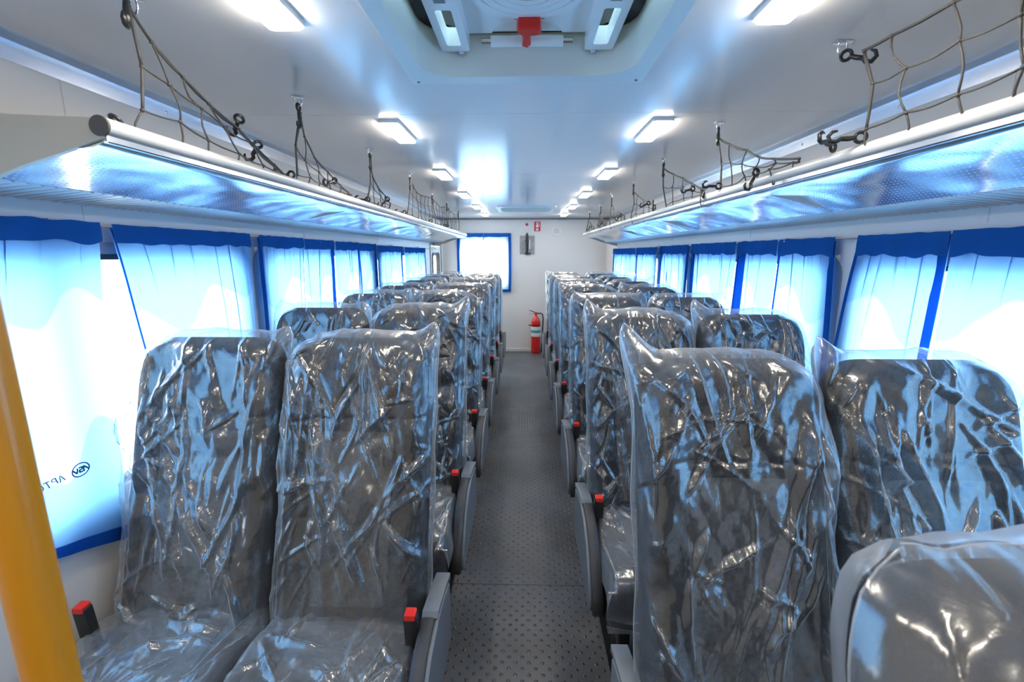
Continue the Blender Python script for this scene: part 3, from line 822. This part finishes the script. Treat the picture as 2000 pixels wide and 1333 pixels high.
def make_curtain(label, group, axis, at, inward, a0, a1, ztop, zbot, seed, lean0=0.0, lean1=0.0, depth=.012, head=.042, mat='curtain', bunch0=.010, bunch1=.010, hem_tilt=0.0, pleats=9):
    """a0..a1 at the rod; the lower end shifted by lean0 / lean1; pleats fold the cloth over itself"""
    rng = random.Random(seed)
    t = tag(empty('curtain', ((at, (a0 + a1) / 2, ztop) if axis == 'x' else ((a0 + a1) / 2, at, ztop))), label, 'curtain', group)
    L0 = t.location
    W = a1 - a0; nu, nv = max(40, int(W / .0042)), 44
    u, v = np.meshgrid(np.linspace(0, 1, nu), np.linspace(0, 1, nv), indexing='ij')
    fn = fold_noise(rng, 7, 9 * W / .5, 40 * W / .5); fn2 = fold_noise(rng, 4, 3, 9); ed0 = fold_noise(rng, 4, 3, 16); ed1 = fold_noise(rng, 4, 3, 16)
    gather = .30 + .6 * np.exp(-v * 5) + .25 * np.sin(v * 3 + rng.uniform(0, 6)) * v
    off = depth * fn(u + .05 * v * fn2(v)) * gather + .008 * fn2(u * .8 + v) * v
    s = v ** 0.9
    A = a0 + lean0 * s + .004 * ed0(v); B = a1 + lean1 * s + .004 * ed1(v)
    aa = A * (1 - u) + B * u
    n = max(3, int(pleats * W / .5))
    for k in range(n):
        uk = (k + .5 + rng.uniform(-.35, .35)) / n
        if not .05 < uk < .95: continue
        wk = rng.uniform(.006, .012); ln = rng.choice((rng.uniform(.10, .30), rng.uniform(.10, .30), rng.uniform(.5, 1.3)))
        tl_ = rng.uniform(-.07, .07)
        amp = rng.uniform(1.1, 2.0) * wk * np.clip(1 - v / ln, 0, 1) ** .6
        q = ((u - uk) * W - tl_ * v) / wk
        g = np.exp(-q * q)
        aa = aa - 1.35 * amp * q * g
        off = off + .5 * amp * q * g * rng.choice((-1, 1)) + .004 * g * np.clip(1 - v / ln, 0, 1)
    zz = ztop - (ztop - zbot) * v + .004 * fn(u * 1.3) * (1 - v) ** 8 + hem_tilt * (1 - u) * v ** 4 + .006 * fn2(u) * v ** 3
    pp = at + inward * (.020 + off)
    def P(aa, pp, zz):
        return np.stack([pp, aa, zz], -1) if axis == 'x' else np.stack([aa, pp, zz], -1)
    def put(name, G, m):
        return link(name, grid_mesh(name, G - np.array(L0), m, 180), t)
    put('cloth', P(aa, pp, zz), M[mat])
    # heading tape: gathered, double thickness
    nh = 6; step = 3
    uh, vh = np.meshgrid(np.linspace(0, 1, nu // step), np.linspace(0, 1, nh), indexing='ij')
    oh = depth * fn(uh) * .9 + .007
    zb = head * (1 + .25 * fn(uh * 1.0 + .3))
    zh = ztop + .010 - (zb + .010) * vh + .003 * fn(uh * 1.3 + .2) * (1 - vh)
    put('heading_tape', P(a0 * (1 - uh) + a1 * uh, at + inward * (.020 + oh + .002 * np.sin(vh * PI)), zh), M['curtain_head'])
    # hems: sides and bottom (folded over, so denser)
    for side, wd in ((0, bunch0), (1, bunch1)):
        if wd <= 0: continue
        k = max(2, int(nu * wd / W) + 1)
        sl = slice(0, k + 1) if side == 0 else slice(nu - k - 1, nu)
        put('side_hem', P(aa[sl], pp[sl] + inward * .003, zz[sl]), M['curtain_hem'])
    put('bottom_hem', P(aa[:, -3:], pp[:, -3:] + inward * .003, zz[:, -3:]), M['curtain_hem'])
    return t
GC1, GC2 = "blue curtains on the yellow pole's side", 'blue curtains across the aisle from the yellow pole'
LC = [ (.30, 1.208, 1.513, .645, .06, -.07, .012, .0, 'wide printed blue curtain behind the yellow pole, nearest the camera'),
       (1.246, 1.876, 1.510, .70, .10, -.01, .005, .0, 'second blue curtain on the pole side, its near edge pulled back from bright glass'),
       (1.931, 2.348, 1.506, .70, -.01, -.07, .026, .004, 'third blue curtain from the camera on the pole side'),
       (2.350, 2.715, 1.502, .70, -.05, -.01, .0, .045, 'fourth blue curtain from the camera on the pole side'),
       (2.722, 3.120, 1.499, .70, .02, -.01, .0, .020, 'fifth blue curtain from the camera on the pole side'),
       (3.122, 3.500, 1.496, .70, .01, .02, .010, .060, 'sixth blue curtain from the camera on the pole side'),
       (3.515, 4.260, 1.488, .70, .03, .0, .0, .050, 'seventh blue curtain from the camera on the pole side'),
       (4.315, 5.240, 1.482, .70, .02, .10, .0, .050, 'last blue curtain on the pole side, before the rear door') ]
for i, (a0, a1, zt, zb, l0, l1, b0, b1, lab) in enumerate(LC):
    make_curtain(lab, GC1, 'x', -WX + .012, 1, a0, a1, zt, zb, 40 + i, l0, l1, bunch0=b0, bunch1=b1, depth=.010 if i < 2 else .014, hem_tilt=.30 if i == 0 else 0, pleats=(6, 7, 11)[min(i, 2)])
RC = [ (.15, 1.252, 1.492, .70, .02, .015, .015, .0, 'blue curtain nearest the camera across the aisle from the pole'),
       (1.262, 1.600, 1.490, .70, .012, .11, .024, .012, 'second blue curtain on the far side, leaning away over the wall pillar'),
       (1.722, 2.083, 1.489, .70, -.07, .02, .028, .012, 'third blue curtain on the far side, hanging beside a bright gap'),
       (2.088, 2.480, 1.489, .70, .02, .05, .0, .100, 'fourth blue curtain on the far side, with a dark gathered edge'),
       (2.484, 3.150, 1.489, .70, .06, .0, .0, .060, 'fifth blue curtain from the camera on the far side'),
       (3.205, 3.560, 1.486, .70, .02, .0, .040, .006, 'sixth blue curtain from the camera on the far side'),
       (3.562, 3.860, 1.484, .70, .0, .0, .008, .030, 'seventh blue curtain from the camera on the far side'),
       (3.960, 4.670, 1.479, .70, .06, .0, .020, .050, 'eighth blue curtain from the camera on the far side'),
       (4.685, 5.870, 1.477, .70, .06, .04, .040, .060, 'last blue curtain on the far side, closest to the rear wall') ]
for i, (a0, a1, zt, zb, l0, l1, b0, b1, lab) in enumerate(RC):
    make_curtain(lab, GC2, 'x', WX - .012, -1, a0, a1, zt, zb, 70 + i, l0, l1, bunch0=b0, bunch1=b1, depth=.012 if i < 2 else .014, head=.056, pleats=(8, 11)[min(i, 1)])
make_curtain('thin pale curtain with blue edges over the rear wall window', None, 'y', YB - .02, -1, -.955, -.575, 1.700, .89, 95, 0, 0, depth=.012, head=.045, mat='rear_curtain', bunch0=.03, bunch1=.004)
make_curtain('thin pale rear window curtain panel with the wide blue edge, by the grey plate', None, 'y', YB - .02, -1, -.573, -.188, 1.700, .885, 96, 0, .0, depth=.012, head=.045, mat='rear_curtain', bunch0=.0, bunch1=.032)
# curtain rods
for s, z0, z1, lab in ((-1, 1.516, 1.483, "thin curtain wire above the windows on the yellow pole's side"), (1, 1.494, 1.480, 'thin curtain wire above the windows away from the yellow pole')):
    t = tag(empty('curtain_wire', (s * WX, .1, z0)), lab, 'wire', 'curtain wires')
    o = MB().tube([(s * (WX - .028), .1, z0), (s * (WX - .028), 5.95, z1)], .0025, 6).build('wire', M['trim_grey'], t, 60); o.location = -t.location
    for i in range(7):
        yy = .12 + .965 * i; zz = z0 + (z1 - z0) * (yy - .1) / 5.85
        o = MB().tube([(s * WX, yy, zz + .012), (s * (WX - .028), yy, zz + .012), (s * (WX - .034), yy, zz), (s * (WX - .028), yy, zz - .004)], .0028, 6).build('wire_hook', M['chrome'], t, 60); o.location = -t.location

# printed emblem and lettering on the nearest curtain, seen from the back of the cloth (mirrored)
cur = [o for o in COL.objects if o.name == 'curtain'][0]
def text_mesh(body, size, shear=0.0):
    c = bpy.data.curves.new('lettering', 'FONT'); c.body = body; c.size = size; c.shear = shear; c.offset = .0003; c.align_x = 'LEFT'
    o = bpy.data.objects.new('lettering', c); COL.objects.link(o)
    me = bpy.data.meshes.new_from_object(o.evaluated_get(bpy.context.evaluated_depsgraph_get()))
    bpy.data.objects.remove(o); return me
def on_curtain(me_v, cy, cz, tilt):
    """2D print coordinates -> curtain; first axis runs from far to near (mirrored reading)"""
    out = []
    for p in me_v:
        a = p[0] * math.cos(tilt) - p[1] * math.sin(tilt); b = p[0] * math.sin(tilt) + p[1] * math.cos(tilt)
        out.append((0, cy - a, cz + b))
    return out
LOGO_Y, LOGO_Z, LOGO_X = 1.040, .904, -1.100
k = 36; em = MB()
em.ring([(.030 * math.cos(2 * PI * i / k), .027 * math.sin(2 * PI * i / k)) for i in range(k)], [(.0255 * math.cos(2 * PI * i / k), .0224 * math.sin(2 * PI * i / k)) for i in range(k)], 0, .0006, 'z')
def stroke(pts, w=.0056):
    for (x0, y0), (x1, y1) in zip(pts[:-1], pts[1:]):
        L = math.hypot(x1 - x0, y1 - y0); nx, ny = -(y1 - y0) / L * w / 2, (x1 - x0) / L * w / 2
        em.extrude([(x0 + nx, y0 + ny), (x1 + nx, y1 + ny), (x1 - nx, y1 - ny), (x0 - nx, y0 - ny)], 0, .0006, 'z')
stroke([(-.026, -.010), (-.011, .010)]); stroke([(-.011, .0115), (-.0095, -.010)])
stroke([(.005, .009), (-.006, .009)]); stroke([(-.006, .010), (-.005, 0)]); stroke([(-.006, 0), (.004, 0)]); stroke([(.004, .001), (.003, -.009)]); stroke([(.005, -.009), (-.013, -.009)])
stroke([(.009, .010), (.012, -.009)]); stroke([(.012, -.010), (.026, .010)])
em.v = on_curtain([(x * .8, y * .66, z) for x, y, z in em.v], 0, 0, .0)
CL = [c for c in cur.children if c.name.startswith('cloth')][0]
CV = np.empty(len(CL.data.vertices) * 3, np.float32); CL.data.vertices.foreach_get('co', CV); CV = CV.reshape(-1, 3) + np.array(cur.location)
def on_cloth(p, base):
    y, z = p[1] + base[1], p[2] + base[2]
    d = (CV[:, 1] - y) ** 2 + (CV[:, 2] - z) ** 2; q = np.argsort(d)[:6]
    return (float(CV[q, 0].max()) + .006 - base[0], p[1], p[2])
em.v = [on_cloth(p, (LOGO_X, LOGO_Y, LOGO_Z)) for p in em.v]
o = em.build('printed_emblem', M['print_blue'], cur); o.location = Vector((LOGO_X, LOGO_Y, LOGO_Z)) - cur.location
tm = text_mesh('АВТОСПЕЦВАН', .024, .25)
vs = [tuple(v.co) for v in tm.vertices]
for v, c in zip(tm.vertices, on_curtain(vs, 0, 0, -.02)): v.co = on_cloth(c, (LOGO_X, LOGO_Y - .040, LOGO_Z - .006))
tm.materials.clear(); tm.materials.append(M['print_blue'])
o = link('printed_lettering', tm, cur, Vector((LOGO_X, LOGO_Y - .040, LOGO_Z - .006)) - cur.location)

# ------------------------------------------------------------------ seats
Z_TOP, Z_BOT, LEAN = 1.198, .44, .225
def ymid(z): return -LEAN * np.clip((Z_TOP - z) / (Z_TOP - Z_BOT), -.2, 1.1) ** 1.0
def bw(z):
    """half width of the backrest outline at height z"""
    r = .115; w0 = .207
    d = np.clip((z - (Z_TOP - r)) / r, 0, 1)
    return w0 - .072 * (1 - np.sqrt(np.clip(1 - d ** 2, 0, 1))) - .05 * np.clip(d - .8, 0, 1) - .006 * (1 - (z - Z_BOT) / .75)
def front_off(x, z):
    """distance of the padded front ahead of the mid-plane"""
    w = bw(z); q = np.abs(x) / w
    pad = .046 + .020 * np.exp(-((q - .80) / .16) ** 2) - .008 * np.exp(-((z - 1.0) / .006) ** 2)
    return pad * np.clip(1 - np.clip(q, 0, 1) ** 9, 0, 1) ** .4

def backrest_mesh():
    nz, nk = 40, 44; zs = np.r_[np.linspace(Z_BOT, Z_TOP - .1, 26), Z_TOP - .1 * (1 - np.sin(np.linspace(0, 1, nz - 25)[1:] * PI / 2))]
    V = []
    for z in zs:
        w = float(bw(z)); tp = max(.12, math.sqrt(max(0, 1 - max(0, (z - (Z_TOP - .05)) / .05) ** 2)))
        for j in range(nk):
            a = 2 * PI * j / nk; c, s_ = math.cos(a), math.sin(a)
            x = w * math.copysign(abs(c) ** .5, c)
            y = float(front_off(x, z)) if s_ <= 0 else .050 * abs(s_) ** .4
            y = (-y if s_ <= 0 else y) * tp
            if s_ <= 0: y = y if abs(c) < .995 else 0
            V.append((x, float(ymid(z)) + y, z))
    f = [(i * nk + j, i * nk + (j + 1) % nk, (i + 1) * nk + (j + 1) % nk, (i + 1) * nk + j) for i in range(len(zs) - 1) for j in range(nk)]
    f += [tuple(range(nk))[::-1], tuple((len(zs) - 1) * nk + j for j in range(nk))]
    return MB().add(V, f).mesh('backrest', M['fabric'], 60)

def patch_mesh(name, hw0, hw1, za, zb, mat, lift=.004):
    nu, nv = 14, 24
    u, v = np.meshgrid(np.linspace(-1, 1, nu), np.linspace(0, 1, nv), indexing='ij')
    z = za + (zb - za) * v; x = u * (hw0 + (hw1 - hw0) * v)
    e = 1 - np.maximum(np.abs(u) ** 12, np.abs(2 * v - 1) ** 24)
    y = ymid(z) - front_off(x, z) - lift * e + .003 * (1 - e)
    return grid_mesh(name, np.stack([x, y, z], -1), mat)

def cushion_mesh():
    ys = np.r_[-.655, -.652, -.640, -.60, np.linspace(-.55, -.20, 8), -.165]; tk = [.045, .060, .072, .084] + [.088] * 8 + [.080]
    nk = 32; V = []
    for y, h in zip(ys, tk):
        for j in range(nk):
            a = 2 * PI * j / nk; c, s_ = math.cos(a), math.sin(a)
            x = .205 * math.copysign(abs(c) ** .35, c); q = abs(x) / .205
            z = .372 + h * math.copysign(abs(s_) ** .35, s_) + (.014 * math.exp(-((q - .82) / .15) ** 2) if s_ > 0 else 0) + (.02 * (-y - .2) if s_ > 0 else 0)
            V.append((x, y, z))
    n = len(ys)
    f = [(i * nk + j, i * nk + (j + 1) % nk, (i + 1) * nk + (j + 1) % nk, (i + 1) * nk + j) for i in range(n - 1) for j in range(nk)] + [tuple(range(nk))[::-1], tuple((n - 1) * nk + j for j in range(nk))]
    return MB().add(V, f).mesh('seat_cushion', M['fabric'], 60)

# ---- crinkled plastic film
def facets(X, Z, lx, lz, rng, th, lowf):
    """crushed-foil relief: random heights on a warped triangle lattice, linear inside each facet"""
    c, s_ = math.cos(th), math.sin(th)
    U = (X * c + Z * s_ + .22 * lx * lowf(2.6 / lx) + .3 * lx * lowf(1.1 / lx)) / lx + rng.uniform(50, 90)
    V = (-X * s_ + Z * c + .22 * lz * lowf(2.6 / lz) + .3 * lz * lowf(1.1 / lz)) / lz + rng.uniform(50, 90)
    i, j = np.floor(U).astype(int), np.floor(V).astype(int); fu, fv = U - i, V - j
    T = np.random.RandomState(rng.randrange(10 ** 6)).uniform(-.5, .5, (257, 257)); F_ = np.random.RandomState(rng.randrange(10 ** 6)).rand(257, 257) > .5
    i %= 256; j %= 256
    a, b, cc, d = T[i, j], T[i + 1, j], T[i, j + 1], T[i + 1, j + 1]; fl = F_[i, j]
    h1 = np.where(fu + fv < 1, a + (b - a) * fu + (cc - a) * fv, d + (cc - d) * (1 - fu) + (b - d) * (1 - fv))
    h2 = np.where(fu > fv, a + (b - a) * fu + (d - b) * fv, a + (cc - a) * fv + (d - cc) * fu)
    return np.where(fl, h1, h2)
def crumple(X, Z, rng, amp=1.0, nfold=64, ext=(-.24, .24, .44, 1.2), vertical=.55):
    h = np.zeros_like(X)
    def lowf(s):
        a = [(rng.uniform(-1, 1) * s, rng.uniform(-1, 1) * s, rng.uniform(0, 6.28)) for _ in range(3)]
        return sum(np.sin(p * X + q * Z + r) for p, q, r in a) / 3
    for lx, lz, a in ((.105, .19, .024), (.060, .105, .015), (.030, .046, .0060), (.015, .021, .0022)):
        h += a * facets(X, Z, lx, lz, rng, rng.gauss(0, .35), lowf)
    for lam, a, n in ((.21, .012, 1), (.115, .0060, 2), (.05, .0020, 1)):
        for _ in range(n):
            th = rng.gauss(0, .55) if rng.random() < vertical else rng.uniform(0, PI)
            t = (X * math.cos(th) + Z * math.sin(th) + .30 * lam * lowf(1.4 / lam) + .35 * lam * lowf(.6 / lam)) / lam + rng.random()
            tri = 2 * np.abs(t - np.floor(t + .5))
            msk = np.clip(.55 + .9 * lowf(1.1 / lam), 0, 1.2)
            h += a * (tri - .5) * msk
    x0, x1, z0, z1 = ext
    for _ in range(nfold):
        cx, cz = rng.uniform(x0, x1), rng.uniform(z0, z1)
        th = (rng.gauss(0, .45) if rng.random() < .65 else rng.uniform(-1.5, 1.5)) + PI / 2
        Lf = rng.uniform(.06, .36); w = rng.uniform(.005, .020); ht = w * rng.uniform(.45, .95)
        bend = rng.uniform(-2.2, 2.2)
        dx, dz = X - cx, Z - cz
        al = dx * math.cos(th) + dz * math.sin(th); pe = -dx * math.sin(th) + dz * math.cos(th) + bend * al * al
        tp = np.clip(1 - (2 * al / Lf) ** 2, 0, 1)
        sk = np.where(pe > 0, 1.0, .55)
        h += ht * tp * np.clip(1 - np.abs(pe) / (w * sk * (.35 + .65 * tp) + 1e-5), 0, 1)
    # long drape folds fanning down from one pulled corner
    az = z1 - .06; ax = rng.choice((-1, 1)) * rng.uniform(.10, .18) if z0 > .3 else None
    if ax is not None:
        for _ in range(8):
            th = -PI / 2 + rng.gauss(0, .22) - math.copysign(.12, ax); Lf = rng.uniform(.30, .62); w = rng.uniform(.010, .024)
            st = rng.uniform(0, .10); bend = rng.uniform(-.5, .5)
            dx, dz = X - ax - rng.uniform(-.05, .05), Z - az
            al = dx * math.cos(th) + dz * math.sin(th) - st; pe = -dx * math.sin(th) + dz * math.cos(th) + bend * al * al
            tp = np.clip(al / .05, 0, 1) * np.clip((Lf - al) / .15, 0, 1)
            h += w * .85 * tp * np.clip(1 - np.abs(pe) / w, 0, 1) ** 1.2
    return h * amp

def back_cover_mesh(seed, ear_l=.0, ear_r=.0, width=.219, low=.40, milky=False):
    rng = random.Random(seed)
    nu, nv = 128, 214
    def sheet(nu, nv, front):
        r2 = random.Random(seed + 5)
        u, v = np.meshgrid(np.linspace(-1, 1, nu), np.linspace(0, 1, nv), indexing='ij')
        e1, e2, e3, e4 = [fold_noise(r2, 5, 4, 26) for _ in range(4)]
        Wl = width + .006 * e1(v) + .010 * np.clip(.35 - v, 0, 1); Wr = width + .006 * e2(v) + .010 * np.clip(.35 - v, 0, 1)
        zt = Z_TOP + .025 - .014 * np.abs(u) ** 2.5 + .005 * e3(u * .6)
        zb = low + .020 * e4(u * .35) + .012 * u * r2.uniform(-1, 1)
        z = zb + (zt - zb) * v
        rd = .055                                        # softly rounded upper corners of the bag
        d = np.clip((v - .93) / .07, 0, 1)
        snug = bw(z) + .016                              # follows the rounded shoulders unless the corner is pulled into an ear
        kl, kr = [np.clip(1 - e / .035, .25, 1) * np.clip((v - .80) / .12, 0, 1) for e in (ear_l, ear_r)]
        x = np.where(u < 0, u * (Wl * (1 - kl) + np.minimum(snug, Wl) * kl), u * (Wr * (1 - kr) + np.minimum(snug, Wr) * kr))
        for sgn, ear in ((-1, ear_l), (1, ear_r)):
            E = np.exp(-((1 - sgn * u) / .14) ** 2 - ((.985 - v) / .075) ** 2)
            x = x + sgn * ear * .35 * E; z = z + ear * .85 * E
        q = np.clip(np.abs(u), 0, 1)
        prof = np.clip(1 - q ** 7, 0, 1) ** .45 * np.clip(1 - np.clip((v - .90) / .10, 0, 1) ** 3.2, 0, 1) ** .6
        wav = .010 * e1(v * 1.4 + 2) * np.clip((q - .8) / .2, 0, 1)
        if front:
            xb = np.clip(x / np.maximum(bw(z), .05), -1, 1) * bw(z)
            base = np.maximum(front_off(xb, z), .0) * 1.0
            basem = .052
            off = (.35 * base + .65 * basem + .022) * prof
            rr = random.Random(seed + 99)
            h = crumple(x, z, rr, 1.15)
            m = np.clip(1 - q ** 14, 0, 1) * np.clip(1 - v ** 60, 0, 1)
            off = off + (h + .004) * (.25 + .75 * m)
            lim = np.where(np.abs(x) < bw(z) - .012, base + .0045, 0.0) * np.clip(prof * 3, 0, 1)
            soft = .5 * (off + lim + np.sqrt((off - lim) ** 2 + .006 ** 2))
            off = np.where(v < .965, soft, off)
            # flare out over the cushion at the foot
            off = off + .05 * np.clip((.10 - v) / .10, 0, 1) ** 2
            y = ymid(z) - off + wav
        else:
            h = crumple(x, z, random.Random(seed + 7), .7, 14)
            y = ymid(z) + (.060 + np.maximum(h, -.006)) * prof + wav
        return np.stack([x, y, z], -1)
    A = sheet(nu, nv, True); B = sheet(40, 60, False)
    fm = M['film_milky' if milky else 'film']
    ma = grid_mesh('back_cover', A, fm)
    mb_ = grid_mesh('tmp', B[::-1], fm)
    import bmesh
    ma.materials.append(M['film_seam'])
    sm_ = MB(); st = 4
    for path in (A[0, ::st], A[-1, ::st], A[::st, 0], A[::st, -1]):
        sm_.tube([tuple(p) for p in path], .0008, 4, flat=1.6)
    ms = sm_.mesh('tmp2', M['film_seam']); npoly = len(ms.polygons)
    bm = bmesh.new(); bm.from_mesh(ma); bm.from_mesh(mb_); n0 = len(bm.faces); bm.from_mesh(ms); bm.faces.ensure_lookup_table()
    for f in bm.faces[n0:]: f.material_index = 1
    bm.to_mesh(ma); bm.free(); bpy.data.meshes.remove(mb_); bpy.data.meshes.remove(ms)
    ma.polygons.foreach_set('use_smooth', [True] * len(ma.polygons))
    return ma

def cushion_cover_mesh(seed):
    nu, nv = 72, 120
    u, v = np.meshgrid(np.linspace(-1, 1, nu), np.linspace(0, 1, nv), indexing='ij')
    rng = random.Random(seed); e1, e2 = fold_noise(rng, 5, 4, 22), fold_noise(rng, 5, 4, 22)
    # path of the centre line: from the backrest forward, over the edge and down
    L = .46 + .15; t = v * L
    y = np.where(t < .46, -.205 - t, -.665 - .02 * np.sin((t - .46) / .15 * PI)); z = np.where(t < .46, .486 + .02 * t - .03 * np.clip((t - .40) / .06, 0, 1) ** 2, .465 - (t - .46))
    W = .218 + .010 * np.where(u < 0, e1(v), e2(v))
    x = u * W
    side = np.clip((np.abs(u) - .90) / .10, 0, 1) ** 1.6
    drop = .085 * side
    h = crumple(x, t, random.Random(seed + 3), .85, 44, (-.2, .2, 0, .6), .2)
    hm = np.clip(1 - side, .3, 1)
    top = (t < .46)
    z = z - np.where(top, drop, 0) + np.where(top, np.maximum(h * hm, -.006), 0)
    y = y - np.where(top, 0, np.maximum(h, -.004) + .004)
    # tuck under at the hem
    return grid_mesh('cushion_cover', np.stack([x, y, z], -1), M['film_milky'])

ME_BACK = backrest_mesh()
ME_CP = patch_mesh('center_panel', .110, .120, .50, .965, M['panel_fabric'])
ME_HP = patch_mesh('headrest_panel', .122, .112, 1.01, 1.15, M['fabric'], .006)
ME_CU = cushion_mesh()
ME_CPAN = MB().extrude(rrect(-.115, .115, -.60, -.22, .03, 4), .468, .474, 'z', .002).mesh('cushion_panel', M['panel_fabric'], 30)
arm_prof = [(-.120, .505), (-.20, .526), (-.30, .538), (-.40, .525), (-.48, .485), (-.545, .425), (-.590, .365), (-.602, .325), (-.59, .305), (-.55, .300), (-.30, .305), (-.120, .310)]
def shrink(p, k, c=(-.36, .42)): return [(c[0] + (a - c[0]) * k, c[1] + (b - c[1]) * k) for a, b in p]
ME_ARM = {}; ME_SIDE = {}; ME_TOPCAP = {}; ME_BUC = {}; ME_BTN = {}
for s in (-1, 1):
    x0, x1 = sorted((s * .214, s * .248)); ME_ARM[s] = MB().extrude(arm_prof, x0, x1, 'x', .005).mesh('armrest', M['arm_dark'], 45)
    x0, x1 = sorted((s * .246, s * .258)); ME_SIDE[s] = MB().extrude(shrink(arm_prof, .93), x0, x1, 'x', .004).mesh('side_shell', M['arm_grey'], 45)
    x0, x1 = sorted((s * .215, s * .256)); ME_TOPCAP[s] = MB().extrude([(-.112, .512), (-.20, .534), (-.30, .547), (-.31, .535), (-.20, .522), (-.112, .495)], x0, x1, 'x', .002).mesh('arm_cap', M['arm_grey'], 45)
    c = s * .196
    ME_BUC[s] = MB().extrude([(-.352, .575), (-.328, .575), (-.318, .44), (-.342, .44)], c - .016, c + .016, 'x', .004).mesh('buckle', M['black_plastic'], 40)
    ME_BTN[s] = MB().extrude([(-.354, .566), (-.354, .580), (-.328, .582), (-.326, .572)], c - .013, c + .013, 'x', .002).mesh('release_button', M['red_plastic'], 40)
ME_BASE = MB().box(-.19, .19, -.60, -.17, .262, .292, .006).mesh('seat_base', M['black_metal'])
ME_LEG = MB().box(-.018, .018, -.58, -.54, 0, .265, .004).box(-.018, .018, -.24, -.20, 0, .265, .004).box(-.022, .022, -.60, -.18, 0, .012, .002).mesh('leg', M['black_metal'])
ME_HINGE = MB().extrude([(-.30, .28), (-.16, .28), (-.14, .55), (-.19, .55)], -.006, .006, 'x').mesh('recliner_plate', M['black_metal'])
FILMS = [back_cover_mesh(s, el, er) for s, el, er in ((301, .012, .030), (302, .035, .0), (303, .0, .045), (304, .02, .02))]
CFILM = [cushion_cover_mesh(s) for s in (401, 402, 403)]

def put_seat(x, y, is_aisle, arm, film, cfilm, label, group):
    t = tag(empty('bus_seat', (x, y, 0)), label, 'seat', group)
    link('backrest', ME_BACK, t); link('center_panel', ME_CP, t); link('headrest_panel', ME_HP, t)
    link('seat_cushion', ME_CU, t); link('cushion_panel', ME_CPAN, t); link('seat_base', ME_BASE, t)
    for s in (-1, 1):
        link('leg', ME_LEG, t, (s * .14, 0, 0)); link('recliner_plate', ME_HINGE, t, (s * .196, 0, 0))
    if is_aisle:
        a = link('armrest', ME_ARM[arm], t); link('side_shell', ME_SIDE[arm], a); link('arm_cap', ME_TOPCAP[arm], a)
    b = link('buckle', ME_BUC[arm], t); link('release_button', ME_BTN[arm], b)['label'] = 'red release button'
    link('back_cover', film, t)['label'] = 'crinkled clear plastic bag over the backrest'
    link('cushion_cover', cfilm, t)['label'] = 'clear plastic sheet over the cushion'
    return t
LROWS = [1.30, 2.03, 2.75, 3.43, 4.12, 4.78, 5.42]
RROWS = [.33, 1.06, 1.85, 2.57, 3.32, 3.98, 4.68, 5.42]
special = {('L', 0, 'a'): (501, .0, .045), ('L', 0, 'w'): (502, .0, .03), ('R', 1, 'a'): (503, .085, .0), ('R', 1, 'w'): (524, .05, .0),
           ('R', 2, 'a'): (505, .055, .0), ('L', 1, 'a'): (506, .0, .05), ('R', 0, 'a'): (507, .012, .02), ('R', 2, 'w'): (508, .06, .0), ('L', 1, 'w'): (509, .03, .02)}
rg = random.Random(9)
for side, rows, sg in (('L', LROWS, -1), ('R', RROWS, 1)):
    where = "on the yellow pole's side" if side == 'L' else 'across the aisle from the yellow pole'
    for i, y in enumerate(rows):
        for kind in ('a', 'w'):
            if side == 'R' and i == 0 and kind == 'w': continue
            x = sg * (.470 if kind == 'a' else .905)
            arm = -sg if kind == 'a' else sg
            sp_ = special.get((side, i, kind))
            film = back_cover_mesh(*sp_, milky=(side == 'R' and i == 0)) if sp_ else FILMS[rg.randrange(4)]
            nm = {'a': 'aisle', 'w': 'window'}[kind]
            lab = 'plastic-wrapped %s seat, %s row from the camera, %s' % (nm, ORD[i], where)
            if i == len(rows) - 1: lab = 'plastic-wrapped %s seat, last row before the rear wall, %s' % (nm, where)
            if side == 'R' and i == 0: lab = 'nearest blurred plastic-wrapped seat, only its upper back corner in view'
            put_seat(x, y, kind == 'a', arm, film, CFILM[rg.randrange(3)], lab, 'plastic-wrapped bus seats')
